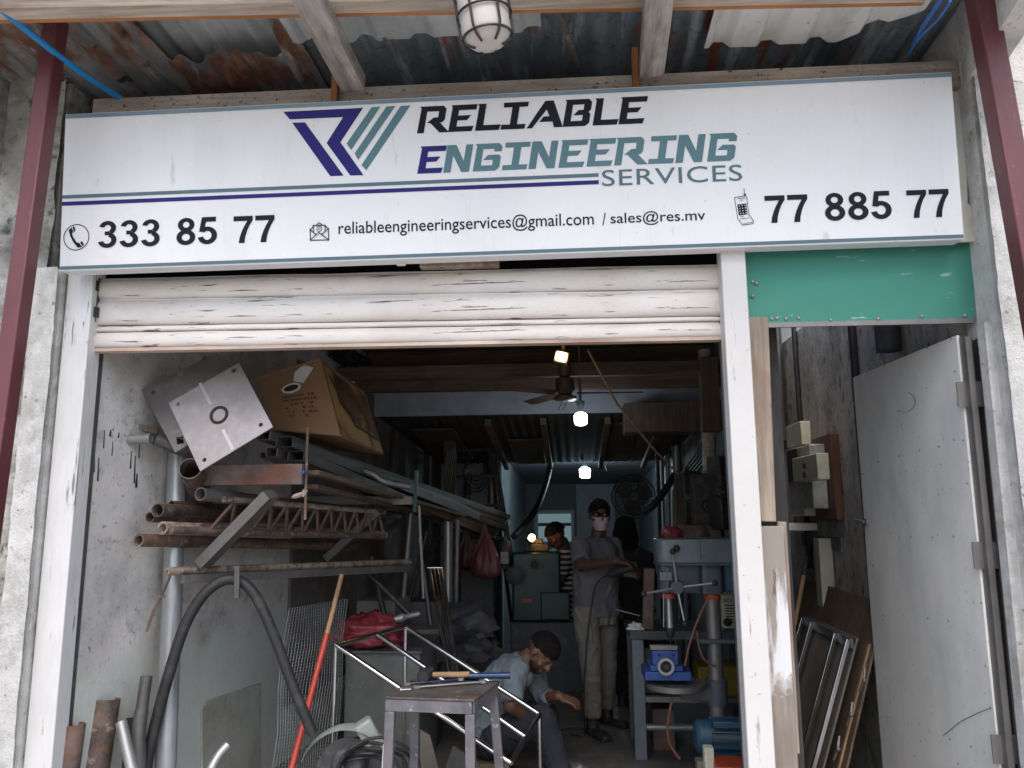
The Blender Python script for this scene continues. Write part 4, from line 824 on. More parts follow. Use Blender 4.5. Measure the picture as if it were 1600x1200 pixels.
obj('torch', B().lathe(P(616, 968, 4.9), P(650, 960, 4.95)-P(616, 968, 4.9), [(0,0),(0,.02),(.05,.03),(.07,.018),(.16,.016),(.16,0)], 14), m_galv, None, 'shiny round fitting lying behind the red bag', 'fitting')
# chop saw heap
cs = thing('chop_saw', P(540, 1230, 4.0), 'pale grey cut off saw with a round guard on the floor behind the table', 'saw')
sc_ = P(545, 1215, 4.05)
def guard(u, v):
    a = math.radians(20+150*u); r = .255-.05*math.cos(PI*v)**4*.3; return sc_+V((-math.cos(a)*r*1.0, (v-.5)*.12, math.sin(a)*r))
obj('saw_guard', B().slab(guard, 22, 6, (0,.004,0)), m_grass, cs, bevel=.0)
obj('saw_arm', B().beam(sc_+V((.12,.02,.16)), sc_+V((.06,.0,.27)), .10, .09), m_grass, cs, bevel=.015)
obj('saw_motor', B().lathe(sc_+V((.02,-.12,.09)), (0,1,0), [(0,.0),(0,.07),(.02,.085),(.2,.085),(.2,0)], 20), m_darkgrey, cs, bevel=.004)
obj('saw_disc', B().lathe(sc_+V((0,0,.02)), (0,1,0), [(0,0),(0,.17),(.006,.17),(.006,0)], 28), m_darkgrey, cs)
obj('saw_base', B().bx(sc_.x-.2, sc_.x+.28, 3.9, 4.25, 0, .05), m_cgreen, cs, bevel=.01)
obj('saw_stand', B().bx(sc_.x-.14, sc_.x+.2, 3.95, 4.2, .051, max(.06, sc_.z-.10)), m_darkgrey, cs)
cc = B()
for k in range(5):
    c_ = sc_+V((.12+.02*k, -.14-.008*k, .06+.012*k)); cc.tube([c_+V((math.cos(2*PI*i/20)*(.15+.01*k), -.02*math.sin(i*1.3+k), math.sin(2*PI*i/20)*(.08+.012*k))) for i in range(20)], .008, 8, close=True)
obj('power_cable', cc, m_black, None, 'coiled black power cable heaped on the cut off saw', 'cable')
obj('offcut', B().beam(P(604, 1230, 3.75), P(608, 1162, 3.75), .05, .03), m_whitepaint, None, 'white painted offcut standing by the front table leg', 'offcut')
obj('sheet_scrap', B().prism([P(x, y, 4.3) for x, y in ((690,1215),(708,1165),(745,1190),(760,1215))], (0,.01,.0)), m_alu, None, 'bent sheet metal scrap on the floor behind the table', 'scrap')
obj('sheet_scrap', B().prism([P(x, y, 4.45) for x, y in ((640,1130),(672,1150),(690,1220),(640,1220))], (0,.012,0)), m_boardgrey, None, 'dull board scrap propped behind the table legs', 'scrap')
# stainless frame (a section of stair railing)
sf = thing('stair_railing', P(680, 1220, 4.4), 'welded polished stainless railing frame standing behind the small table', 'frame')
FA, FB, FC, FD = P(525, 1008, 4.30), P(634, 979, 4.75), P(843, 1116, 4.45), P(798, 1192, 4.05)
FM, FN = P(591, 992, 4.55), P(822, 1152, 4.25)
for p, q, r in ((FA, FB, .014), (FB, FC, .0135), (FC, FD, .0135), (FA, FD, .014), (FM, FN, .0135)): obj('rail', tb([p, q], r, 14), m_chrome, sf)
for p in (FA, FB, FC): obj('upright', tb([p, V((p.x, p.y, .004))], .013, 14), m_chrome, sf)
sr = thing('stainless_ladder_rail', P(705, 1060, 5.4), 'narrow stainless rail frame leaning upright in the middle', 'rail')
for x0, x1, r in ((671,704,.013), (689,718,.013), (678,710,.005), (684,713,.005)): obj('rail', tb([P(x0, 889, 5.5), P(x1, 1064, 5.1)], r, 10), m_chrome, sr)
obj('rail_cap', tb([P(668, 887, 5.5), P(692, 887, 5.5)], .012, 10), m_chrome, sr)
# small work table
tbl = thing('work_table', P(690, 1250, 3.6), 'small chipped grey steel work table with tools on it at the front', 'table')
zt2 = P(670, 1092, 3.5).z
T = [PZ(599, 1088, zt2), PZ(741, 1093, zt2), PZ(781, 1064, zt2), PZ(645, 1061, zt2)]
dz = V((0,0,-.012)); obj('table_top', B().prism([p+dz for p in T], -dz), m_tabletop, tbl, bevel=.003)
def apr(p, q, hgt=.062):
    d = (q-p).normalized(); n = V((-d.y, d.x, 0)); c = (T[0]+T[2])/2
    if (c-p).dot(n) < 0: n = -n
    return B().prism([p+n*.004-V((0,0,.013)), q+n*.004-V((0,0,.013)), q+n*.004-V((0,0,hgt)), p+n*.004-V((0,0,hgt))], n*.006)
for i in range(4): obj('apron', apr(T[i]+(T[(i+1)%4]-T[i]).normalized()*.012, T[(i+1)%4]-(T[(i+1)%4]-T[i]).normalized()*.012), m_tablepaint, tbl)
cT = (T[0]+T[1]+T[2]+T[3])/4
for i, p in enumerate(T):
    k = cT+(p-cT)*.88; f_ = cT+(p-cT)*(1.12 if i == 2 else .93); k = V((k.x, k.y, zt2-.0645)); f_ = V((f_.x, f_.y, .004))
    obj('leg', B().beam(k, f_, .042, .042, (0,1,0)), m_tablepaint, tbl, bevel=.003)
ml = thing('rubber_mallet', PZ(670, 1066, zt2), 'black headed rubber mallet lying on the small table', 'mallet')
mh = PZ(664, 1066, zt2)+V((0,0,.034)); he = PZ(734, 1064, zt2)+V((0,0,.030))
obj('mallet_head', B().lathe(mh+V((0,-.05,0)), (0.1,1,0), [(0,0),(0,.026),(.012,.033),(.09,.033),(.1,.026),(.1,0)], 20), m_black, ml)
obj('handle', B().tube([mh, mh.lerp(he, .3), he], [.011,.013,.014], 12), m_mallet, ml)
bt = PZ(733, 1066, zt2)+V((0,0,.029)); be = P(797, 1057, bt.y-.0)
be = V((be.x, bt.y, bt.z+.004))
obj('tool_handle', B().tube([bt, bt.lerp(be, .6), be], [.013,.014,.017], 12), m_toolblue, None, 'dark blue handled tool overhanging the table edge', 'tool')
def wrench(x0, y0, x1, y1, lab, m):
    p = PZ(x0, y0, zt2)+V((0,0,.008)); q = PZ(x1, y1, zt2)+V((0,0,.012))
    t = thing('wrench', p, lab, 'wrench', 'wrenches on the small table'); d = (q-p).normalized(); n = V((-d.y, d.x, 0))
    obj('shank', B().beam(p, q, .013, .007), m, t, bevel=.002)
    obj('ring_end', B().lathe(q-V((0,0,.006)), (0,0,1), [(0,.008),(0,.016),(.012,.016),(.012,.008),(0,.008)], 16), m_galv, t)
    jw = B()
    for s in (-1, 1): jw.beam(p+n*s*.007, p-d*.024+n*s*.013, .009, .010)
    obj('jaw', jw, m_galv, t)
wrench(655, 1076, 755, 1069, 'long chrome combination wrench nearest the table front', m_galv)
wrench(640, 1071, 720, 1065, 'shorter blue grey wrench behind the long one', m_toolblue)
obj('bolt', B().lathe(PZ(625, 1078, zt2), (1,.3,0), [(0,0),(0,.009),(.008,.009),(.008,.005),(.05,.005),(.05,0)], 8), m_galv, None, 'small loose bolt near the left table corner', 'bolt')
# deeper left: clutter
def bag_hang(x, y0, y1, w_, Y, m, lab, seed):
    top = P(x, y0, Y); bot = P(x+3, y1, Y); h_ = top.z-bot.z; r = w_*px(Y)/2
    def f(u, v):
        q = 2*PI*u; t = v; rr = r*(.10+.95*math.sin(min(1, t*1.02)*PI*.62)**1.8)*(1 if t < .88 else max(0, 1-((t-.88)/.12)**2)**.5)
        k = 1+.34*NZ.noise(V((math.cos(q)*1.6+seed, math.sin(q)*1.6, t*2.2)))+.12*NZ.noise(V((math.cos(q)*5, math.sin(q)*5+seed, t*4)))+.16*math.sin(q*9+seed+2*t)*(1-t)
        return V((top.x+rr*k*math.cos(q)+.02*t, Y+rr*k*.7*math.sin(q), top.z-h_*t))
    obj('hanging_bag', B().sheet(f, 64, 34), m, None, lab, 'bag', 'plastic bags hanging off the tubes', sharp=False)
bag_hang(757, 818, 905, 44, 6.7, m_pinkbag, 'large dusky pink plastic bag hanging from the tube ends', 1)
bag_hang(727, 826, 892, 34, 7.0, mat('dark red plastic bag', (.07,.012,.016), .4, 0, (), ((14, .6, U),), .15, 5), 'smaller dark red bag hanging behind the pink bag', 4)
ex = thing('gas_cylinder', P(790, 880, 7.3), 'dark small gas cylinder hung beside the pink bag', 'cylinder')
obj('cylinder_body', B().lathe(P(789, 888, 7.3), (0,0,1), [(0,0),(0,.06),(.20,.06),(.24,.045),(.26,.02),(.29,.02),(.29,0)], 18), m_darkgrey, ex); obj('cylinder_label', B().bx(P(783,878,7.3).x, P(795,878,7.3).x, 7.235, 7.24, P(789,880,7.3).z, P(789,862,7.3).z), m_greyplas, ex)
for i, (x0, y0, x1, y1, Y, r, m, lab) in enumerate(((642,800,628,960,5.6,.02,m_steel,'dull steel bar leaning under the second bracket'), (655,840,676,1000,5.7,.012,m_steel,'thin bar standing left of the stainless rail'),
     (700,800,700,960,6.4,.04,m_galv,'galvanised upright pipe behind the stainless rail'), (715,812,712,980,6.4,.022,m_steel,'dark pipe beside the galvanised upright'), (580,870,600,960,5.2,.02,m_blackm,'dark bar leaning behind the mesh top'),
     (667,830,640,935,5.8,.015,m_blackm,'thin black bar crossing under the tubes'), (560,880,640,960,5.0,.018,m_blackm,'black bar sloping behind the red bag'))):
    obj('metal_bar', B().pipe(P(x0, y0, Y), P(x1, y1, Y-.05), r, r*.3, 12), m, None, lab, 'bar', 'loose bars along the left wall')
obj('scrap_heap', blob(P(690, 1010, 6.0), (.42,.3,.22), 6, .6, 40, 24), m_darkgrey, None, 'dim heap of dark scrap metal against the left wall', 'scrap heap', kind='stuff')
for i, (x, y, w_, h_, Y, m, lab) in enumerate(((600,955,60,40,5.5,m_boardgrey,'dull grey board box stacked behind the red bag'), (660,960,70,46,5.9,m_darkgrey,'dark crate stacked right of the red bag'), (655,1005,60,50,5.6,m_boardgrey,'olive crate under the dark crate'), (740,930,50,90,7.6,m_darkgrey,'tall dark locker below the pink bag'))):
    p = P(x, y, Y); obj('crate', B().box(p, (w_*px(Y), .35, h_*px(Y)), Rxyz(0,0,8*i-6)), m, None, lab, 'crate', bevel=.008)
    if p.z-h_*px(Y)/2 > .05: obj('crate', B().bx(p.x-.14, p.x+.14, Y-.1, Y+.15, .004, p.z-h_*px(Y)/2-.03), m_darkgrey, None, 'plain dark box supporting the '+lab.split(' stacked')[0].split(' under')[0].split(' below')[0], 'crate')
# ladder
ld = thing('step_ladder', P(745, 900, 8.1), 'dark step ladder standing at the back of the left side', 'ladder')
LY = 8.1
tl_, tr_ = P(733, 622, LY), P(757, 622, LY); bl_ = V((P(690, 745, LY).x-.32, LY-.1, .0)); br_ = V((P(790, 745, LY).x+.26, LY-.1, 0))
for p, q in ((tl_, bl_), (tr_, br_)): obj('ladder_rail', B().beam(p, V((q.x, q.y-.25, .004)), .03, .06, (1,0,0)), m_blackm, ld)
for x in (738, 754): 
    p = P(x, 618, LY+.12); obj('rear_rail', B().beam(p, V((p.x+(-.3 if x < 745 else .3), LY+.75, .004)), .025, .04, (1,0,0)), m_blackm, ld)
obj('ladder_cap', B().box(P(744, 617, LY+.05), (.24, .22, .07)), m_blackm, ld)
for y in (658, 673, 704, 745, 790, 840):
    z = P(744, y, LY).z; k = (tl_.z-z)/tl_.z
    a = tl_.lerp(bl_, k); c = tr_.lerp(br_, k); obj('step', B().beam(V((a.x, LY-.25*k-.02, z)), V((c.x, LY-.25*k-.02, z)), .09, .025), m_blackm, ld)
# cables on left wall
for i in range(6):
    o_ = i*7; obj('wall_cable', tb(bez([wallpt(510, 520+o_)+wn_*.03, wallpt(580, 575+o_)+wn_*.05, wallpt(640, 625+o_*.8)+wn_*.03, wallpt(692, 668+o_*.6)+wn_*.03], 6), .016 if i % 2 else .011, 8), m_black, None, ['topmost','second','third','fourth','fifth','lowest'][i]+' black cable of the bundle running along the left wall', 'cable', 'black cables along the left wall')
obj('conduit', tb([wallpt(605, 560)+wn_*.03, wallpt(690, 605)+wn_*.03], .014, 10), m_darkgrey, None, 'thin glinting conduit high on the left wall', 'conduit')
obj('conduit', tb([wallpt(612, 615)+wn_*.03, wallpt(607, 690)+wn_*.03, wallpt(604, 740)+wn_*.03], .022, 10), m_black, None, 'vertical black conduit dropping down the left wall', 'conduit')
for i, (x, r, m, lab) in enumerate(((768,.05,m_galv,'pale vertical drain pipe by the ladder'), (779,.03,m_darkgrey,'dark vertical conduit beside the pale drain pipe'))):
    a = P(x, 602, 8.85); obj('drain_pipe', tb([V((a.x, 8.85, 2.9)), V((a.x, 8.85, 0))], r, 14), m, None, lab, 'pipe')
cl = B()
for k in range(5): 
    c_ = P(744, 728, 8.3); cl.tube([c_+V((math.cos(2*PI*i/22)*(.085+.014*k), .02*math.sin(i+k), math.sin(2*PI*i/22)*(.12+.02*k)-.02*k)) for i in range(22)], .006, 6, close=True)
obj('cable_coil', cl, m_black, None, 'coil of black wire hanging on the ladder', 'cable')
obj('hanging_plug', B().tube([P(737, 745, 8.2), P(734, 765, 8.2), P(733, 800, 8.2)], .007, 6).box(P(732, 764, 8.2), (.06,.04,.12)), m_blackm, None, 'black plug hanging on its cord below the coil', 'plug')
for i in range(5):
    obj('hanging_wire', tb(bez([P(700+i*3, 705-i*2, 7.4), P(694+i*3, 745, 7.4), P(686+i*4, 795, 7.4)], 4), .004, 6), m_wire, None, ['leftmost','second','middle','fourth','rightmost'][i]+' thin pale wire of those hanging beside the dark timber post', 'wire', 'pale wires hanging by the timber post')
obj('flex_hose', tb(bez([P(862, 712, 9.2), P(858, 735, 9.0), P(850, 765, 8.6), P(838, 795, 8.2), P(818, 822, 7.9), P(803, 838, 7.6)], 6), .034, 10), m_black, None, 'thick black flexible hose drooping from the rear lintel', 'hose')
# green machine with lamp
gm = thing('green_lathe', P(840, 985, 7.5), 'dark green machine cabinet with a round port and a lit lamp on top', 'machine')
gx0, gx1 = P(800, 920, 7.2).x, P(876, 920, 7.2).x
obj('machine_body', B().bx(gx0, gx1, 7.2, 8.0, P(840, 972, 7.2).z, P(840, 863, 7.2).z), m_cgreen, gm, bevel=.02)
obj('machine_base', B().bx(gx0-.02, gx1+.35, 7.22, 7.95, 0, P(840, 973, 7.2).z), m_darkgrey, gm, bevel=.01)
obj('machine_panel', B().bx(P(845,940,7.2).x, P(880,940,7.2).x+.06, 7.16, 7.198, P(840, 968, 7.2).z, P(840, 925, 7.2).z), m_cgreen, gm, bevel=.01)
obj('port_ring', B().lathe(P(835, 882, 7.2), (0,-1,0), [(-.004,.030),(0,.052),(.018,.052),(.018,.036),(.0,.030)], 20), m_darkgrey, gm)
obj('port_hole', B().lathe(P(835, 882, 7.2), (0,-1,0), [(0,.031),(.003,.031),(.003,0)], 20), m_black, gm)
obj('name_strip', B().bx(P(815,938,7.2).x, P(831,938,7.2).x, 7.19, 7.198, P(820,941,7.2).z, P(820,936,7.2).z), m_redpole, gm)
obj('wall_fan', B().lathe(P(803, 899, 7.0), (0,-1,0), [(0,0),(0,.075),(.03,.08),(.05,.05),(.06,0)], 18), m_darkgrey, None, 'dark round motor cover left of the green machine', 'motor')
obj('machine_vise', B().bx(P(820,860,7.3).x, P(858,860,7.3).x, 7.25, 7.5, P(840,862,7.2).z+.001, P(840,850,7.3).z).bx(P(826,848,7.3).x, P(848,848,7.3).x, 7.3, 7.42, P(840,850,7.3).z+.001, P(840,842,7.3).z), m_rust, None, 'brown metal chuck piece on top of the green machine', 'chuck', bevel=.01)
lp = thing('machine_lamp', P(829, 848, 7.2), 'small lit orange lamp above the green machine', 'lamp')
obj('lamp_bulb', B().ell(P(831, 840, 7.2), (.032,.03,.032)), m_warm, lp)
obj('lamp_holder', B().lathe(P(826, 847, 7.22), P(831, 840, 7.2)-P(826, 847, 7.22), [(0,0),(0,.03),(.03,.034),(.03,0)], 14), m_darkgrey, lp)
# ================================================================== HANGING FIXTURES
fan = thing('ceiling_fan', P(884, 625, 5.8), 'dusty brown ceiling fan between the warm lamp and the cool bulb', 'fan')
fc = P(883, 624, 5.8)
obj('motor_housing', B().lathe(fc+V((0,0,-.012)), (0,0,1), [(0,0),(.002,.07),(.012,.088),(.03,.09),(.045,.05),(.06,.055),(.075,.075),(.17,.07),(.19,.03)], 24), m_fan, fan)
obj('down_rod', B().lathe(fc+V((0,0,.178)), (0,0,1), [(0,.04),(.08,.05),(.10,.02),(.34,.02),(.36,.06),(.40,.06)], 16), m_fan, fan)
for a in (2, 122, 218):
    d = V((math.cos(math.radians(a)), math.sin(math.radians(a)), 0)); n = V((-d.y, d.x, 0)); bb = B()
    def bl(u, v): return fc+V((0,0,.045))+d*(.09+.50*u)+n*(v-.5)*(.075+.06*u*(1.3-u))+V((0,0,.022*(v-.5)))
    obj('blade', bb.slab(bl, 10, 4, (0,0,.004)), m_fan, fan)
for i in (-.02, .015): obj('pull_cord', B().tube([fc+V((i,0,-.01)), fc+V((i-.035,0,-.085))], .003, 5), m_black, fan)
wl = thing('warm_lamp', P(880, 565, 5.2), 'lit warm square lamp under the roof timbers', 'lamp')
obj('lamp_face', B().box(P(877, 557, 5.15), (.075, .03, .06), Rxyz(0, 14, 0)), m_warm, wl, bevel=.012)
obj('lamp_box', B().box(P(877, 557, 5.15)+V((0,.035,.0)), (.10, .04, .085), Rxyz(0, 14, 0)), m_darkgrey, wl, bevel=.006)
obj('lamp_bracket', B().beam(P(880, 562, 5.2), V((P(880, 562, 5.2).x, 5.2, 2.98)), .02, .012), m_darkgrey, wl)
def bulb(x, y, Y, r, m, lab, ztop, name='light_bulb'):
    c = P(x, y, Y); t = thing(name, c-V((0,0,r)), lab, 'light bulb', 'lit cool bulbs')
    obj('bulb_glass', B().lathe(c+V((0,0,-r*.95)), (0,0,1), [(0,0),(.0,r*.5),(.008,r*.85),(.03,r),(r*1.55,r),(r*1.8,r*.8),(r*1.95,r*.5),(r*2.0,0)], 22), m, t)
    obj('bulb_socket', B().lathe(c+V((0,0,r*1.04)), (0,0,1), [(0,.02),(.0,r*.55),(.04,r*.5),(.05,.03),(.09,.035),(.10,0)], 16), m_cream if r < .052 else m_darkgrey, t)
    if ztop > c.z+r+.12: obj('drop_rod', B().tube([c+V((0,0,r+.09)), V((c.x-.004, c.y, ztop))], .011, 8), m_galv, t)
    return c
bulb(907.5, 655, 6.1, .052, m_bulb, 'larger lit cool bulb hanging in front of the dark roof slope', 2.98)
c2 = bulb(914, 739, 9.6, .066, m_bulb2, 'smaller lit cool bulb glowing under the rear room ceiling', 2.24)
obj('drop_conduit', B().tube([P(905, 672, 8.4), P(910, 718, 8.84)], .014, 8), m_galv, None, 'thin grey drop conduit between the two cool bulbs', 'conduit')
obj('tan_rope', B().tube([P(919, 548, 4.9), P(965, 632, 5.3), P(1020, 700, 5.6), P(1064, 745, 5.9)], .0075, 7), m_polewood, None, 'tan rope slanting down from the roof to the right wall', 'rope')
obj('hook', B().tube(bez([P(948, 735, 9.8), P(946, 728, 9.8), P(950, 724, 9.8), P(960, 724, 9.8)], 3), .008, 6), m_blackm, None, 'small dark hook under the rear ceiling', 'hook')
# ================================================================== RIGHT SIDE OF THE SHOP
pf = thing('pedestal_fan', V((P(990, 800, 8.6).x, 8.6, 0)), 'big dark pedestal fan in front of the rear wall', 'fan')
pc = P(990, 776, 8.6)
for k, (o_, rr) in enumerate(((0,.235),(.035,.20),(.035,.13),(.045,.06),(-.05,.20),(-.05,.13))):
    obj('guard_ring', B().tube([pc+V((math.cos(2*PI*i/36)*rr, -o_, math.sin(2*PI*i/36)*rr)) for i in range(36)], .004 if k else .009, 6, close=True), m_blackm, pf)
sp_ = B()
for i in range(24):
    a = 2*PI*i/24; sp_.tube([pc+V((math.cos(a)*.05, -.05, math.sin(a)*.05)), pc+V((math.cos(a)*.16, -.045, math.sin(a)*.16)), pc+V((math.cos(a)*.235, 0, math.sin(a)*.235))], .0025, 5)
obj('guard_spokes', sp_, m_blackm, pf)
for i in range(3):
    a = 2*PI*i/3+.4; R_ = Rxyz(0, -math.degrees(a), 0)
    def fb(u, v): 
        q = V((.04+.165*u, .03*(v-.5), (v-.5)*(.10+.09*math.sin(PI*u)))); return pc+R_ @ q
    obj('blade', B().slab(fb, 8, 4, (0,.003,0)), m_darkgrey, pf)
obj('fan_motor', B().lathe(pc+V((0,-.02,0)), (0,1,0), [(0,0),(0,.05),(.06,.07),(.16,.06),(.18,0)], 18), m_darkgrey, pf)
obj('fan_stand', B().tube([pc+V((0,.1,-.05)), V((pc.x, pc.y+.1, .03))], .02, 10).lathe(V((pc.x, pc.y+.1, .004)), (0,0,1), [(0,0),(0,.22),(.03,.2),(.05,.03)], 24), m_darkgrey, pf)
for i, (x, y0, y1, Y, r, m, lab) in enumerate(((1056,675,900,8.2,.048,m_galv,'pale round pipe standing left on the right wall'), (1042,690,900,8.6,.03,m_galv,'thinner pale pipe left of the round pale pipe'),
      (1069,690,840,8.0,.016,m_darkgrey,'thin dark conduit on the right wall'), (1107,668,850,5.9,.052,m_woodgrey,'beige pipe column in front of the right wall'), (1030,790,850,8.0,.02,m_blackm,'thin black pipe behind the drill press'))):
    a, c = P(x, y0, Y), P(x+1, y1, Y); obj('wall_pipe', tb([V((a.x, Y, min(2.9, a.z+.6))), a, V((c.x, Y, 0))], r, 14), m, None, lab, 'pipe')
def rwall(x, y, e=.03):
    n = V((1.10-1.25, -(9.0-5.56), 0)); n = V((-(9-5.56), (1.10-1.25), 0)).normalized(); return on_plane(x, y, V((1.25-e, 5.56, 1)), n)
for i in range(5):
    obj('wall_cable', tb(bez([P(1103+i*2, 680+i*6, 6.0), P(1090+i*2, 706+i*5, 6.4), P(1074+i*2, 728+i*5, 7.0), P(1062+i*2, 770+i*6, 7.1), P(1058+i*3, 830, 7.1)], 5), .013, 7), m_black, None, ['leftmost','second','third','fourth','rightmost'][i]+' black cable drooping down the right wall bundle', 'cable', 'black cables on the right wall')
obj('flex_hose', tb(bez([P(1054, 742, 7.4), P(1040, 765, 7.3), P(1020, 790, 7.2), P(1004, 800, 7.2)], 5), .035, 9), m_black, None, 'black hose drooping from the right wall to the fan', 'hose')
obj('cable_reel', B().lathe(P(1085, 752, 7.2), (-.6,-1,0), [(0,0),(0,.10),(.012,.10),(.012,.05),(.05,.05),(.05,.10),(.062,.10),(.062,0)], 20), m_darkgrey, None, 'dark round cable reel hanging on the right wall', 'reel')
# dark machine pieces on the shelf behind the drill press
for i, (x, y, w_, h_, Y, m, lab) in enumerate(((1104,790,44,96,5.7,m_blackm,'dark upright machine standing behind the drill press'), (1092,832,60,22,5.6,m_darkwood,'dark wooden box with two studs behind the drill press top'), (1050,834,28,16,5.5,m_redbag,'dull red cloth lump on the drill press top'), (1076,780,30,84,5.9,m_blackm,'black tool hanging left of the beige column'), (1126,770,24,110,5.5,m_blackm,'dark switch box on the right wall'))):
    p = P(x, y, Y)
    if i == 2: o = obj('cloth', blob(p, (.07,.05,.045), 5, .4, 24, 14), m, None, lab, 'cloth'); continue
    obj('machine_part', B().box(p, (w_*px(Y), .16, h_*px(Y)), Rxyz(0, 0, 6*i)).lathe(p+V((0,-.08,0)), (0,-1,0), [(0,.05),(.03,.045),(.04,.02),(.06,.02),(.06,0)], 14), m, None, lab, 'machine part', bevel=.012)
# bench
BY = 5.35
bn = thing('steel_bench', V((P(1075, 990, BY).x, BY, 0)), 'grey steel bench carrying the drill press at right', 'bench')
bx0, bx1 = P(984, 990, BY).x, 1.17
bz = P(1000, 986, BY).z
obj('bench_top', B().bx(bx0, bx1, BY, BY+.55, bz-.055, bz), m_darkgrey, bn, bevel=.004)
for x, y in ((bx0+.05, BY+.03), (bx1-.03, BY+.03), (bx0+.05, BY+.5), (bx1-.03, BY+.5)): obj('leg', B().bx(x-.038, x+.038, y-.035, y+.035, .004, bz-.056), m_drill if y < BY+.1 and x < .8 else m_darkgrey, bn, bevel=.003)
z_ = P(1080, 1094, BY).z; obj('shelf_rail', B().bx(bx0+.09, bx1-.07, BY+.005, BY+.05, z_-.017, z_+.017), m_steel, bn)
z_ = P(1080, 1139, BY).z; obj('stretcher_tube', tb([V((bx0+.09, BY+.03, z_)), V((bx1-.07, BY+.03, z_))], .022, 12), m_galv, bn)
obj('bench_shelf', B().bx(bx0+.09, bx1-.07, BY+.06, BY+.5, P(1080, 1094, BY).z-.01, P(1080, 1094, BY).z+.004), m_darkgrey, bn)
obj('rag', blob(P(994, 981, BY+.08), (.05,.04,.03), 9, .5, 20, 12), m_paper, None, 'small crumpled white rag on the left bench corner', 'rag')
obj('steel_rule', B().beam(P(962, 952, 5.7), P(1000, 962, 5.65), .02, .004), m_galv, None, 'bright thin rods lying behind the bench corner', 'rod')
obj('square_post', B().beam(V((P(1014, 950, 5.3).x, 5.45, bz+.001)), V((P(1014, 888, 5.45).x, 5.45, P(1014, 888, 5.45).z)), .07, .07, (0,1,0)), m_rustred, None, 'rust brown square post standing on the bench left of the drill', 'post', bevel=.004)
# drill press
DY = 4.75
dpz = thing('drill_press', V((P(1116, 950, DY).x, DY+.02, 0)), 'pale blue grey pillar drill with orange collars and three feed handles', 'drill press')
ccx = P(1116, 1000, DY).x; zc0, zc1 = .05, P(1113, 925, DY).z
obj('column', tb([V((ccx, DY, zc0)), V((ccx, DY, zc1))], .0445, 22), m_steel, dpz)
obj('base_plate', B().bx(ccx-.34, min(ccx+.13, 1.12), DY-.16, DY+.16, .004, .05), m_drilld, dpz, bevel=.008)
obj('column_collar', B().lathe(V((ccx, DY, P(1113, 936, DY).z)), (0,0,1), [(0,.03),(0,.050),(.028,.050),(.028,.03)], 22), m_orange, dpz)
h0, h1 = P(1060, 880, DY).z, P(1060, 841, DY).z
xh0, xh1 = P(1023, 860, DY).x, P(1150, 860, DY).x
def rr_prism(x0, x1, y0, y1, z0, z1, r):
    pts = []
    for cx_, cy_, a0 in ((x1-r, y0+r, -90), (x1-r, y1-r, 0), (x0+r, y1-r, 90), (x0+r, y0+r, 180)):
        for k in range(6): a = math.radians(a0+18*k); pts.append((cx_+r*math.cos(a), cy_+r*math.sin(a), z0))
    return B().prism(pts, (0,0,z1-z0))
obj('belt_cover', rr_prism(xh0, xh1, DY-.13, DY+.13, h0+.008, h1, .06), m_drill, dpz, bevel=.006)
obj('cover_seam', B().bx(P(1089,860,DY).x-.001, P(1089,860,DY).x+.001, DY-.1315, DY-.12, h0+.02, h1-.004), m_blackm, dpz)
obj('cover_lip', rr_prism(xh0-.004, xh1+.004, DY-.134, DY+.134, h0-.004, h0+.007, .06), m_drilld, dpz)
dots('cover_screw', [P(x, y, DY-.131) for x, y in ((1097,871),(1113,872))], (0,-1,0), .006, .005, m_galv, dpz)
obj('column_clamp', rr_prism(P(1092,900,DY).x, P(1127,900,DY).x, DY-.07, DY+.07, P(1110, 927, DY).z, h0-.006, .03), m_drilld, dpz, bevel=.004)
obj('head_casting', rr_prism(P(1028,900,DY).x, P(1095,900,DY).x, DY-.075, DY+.075, P(1050, 925, DY).z, h0-.006, .035), m_drilld, dpz, bevel=.005)
qx = P(1046, 960, DY).x
obj('quill_collar', B().lathe(V((qx, DY, P(1046, 935, DY).z)), (0,0,1), [(0,.02),(0,.044),(.03,.044),(.03,.02)], 20), m_orange, dpz)
obj('quill', B().lathe(V((qx, DY, P(1046, 995, DY).z)), (0,0,1), [(0,0),(0,.018),(.055,.022),(.06,.019),(.24,.019)], 16), m_galv, dpz)
obj('chuck', B().lathe(V((qx, DY, P(1048, 997, DY).z-.0)), (0,0,1), [(-.06,0),(-.06,.004),(0,.004),(0,.016),(.02,.026),(.06,.026),(.065,0)], 16), m_blackm, dpz)
obj('depth_rod', tb([P(1037, 925, DY-.03), P(1037, 980, DY-.03)], .004, 8), m_galv, dpz)
obj('depth_stop', B().box(P(1040, 900, DY-.09), (.07,.04,.05)).tube([P(1043, 886, DY-.09), P(1043, 925, DY-.09)], .008, 8), m_drill, dpz, bevel=.004)
hub = P(1058, 918, DY-.13)
obj('feed_hub', B().lathe(hub+V((0,.07,0)), (0,-1,0), [(0,0),(0,.03),(.045,.03),(.045,.040),(.085,.040),(.09,.034),(.09,0)], 20), m_drilld, dpz, bevel=.002)
for x, y in ((1006, 928), (1117, 911), (1051, 862), (1070, 974)):
    q = P(x, y, DY-.18); o = obj('feed_handle', tb([hub+V((0,-.005,0))+(q-hub).normalized()*.03, q], .0065, 8), m_galv, dpz); obj('handle_knob', B().ell(q, (.017,.017,.017), None, 12, 8), m_black, o)
obj('head_knob', B().ell(P(1057, 857, DY-.15), (.02,.02,.02), None, 12, 8), m_black, dpz)
tz_ = P(1060, 1066, DY-.05).z
obj('work_table_disc', B().lathe(V((P(1058, 1070, DY-.1).x, DY-.04, tz_-.03)), (0,0,1), [(-.02,0),(-.02,.10),(0,.17),(.03,.172),(.03,0)], 32), m_steel, dpz)
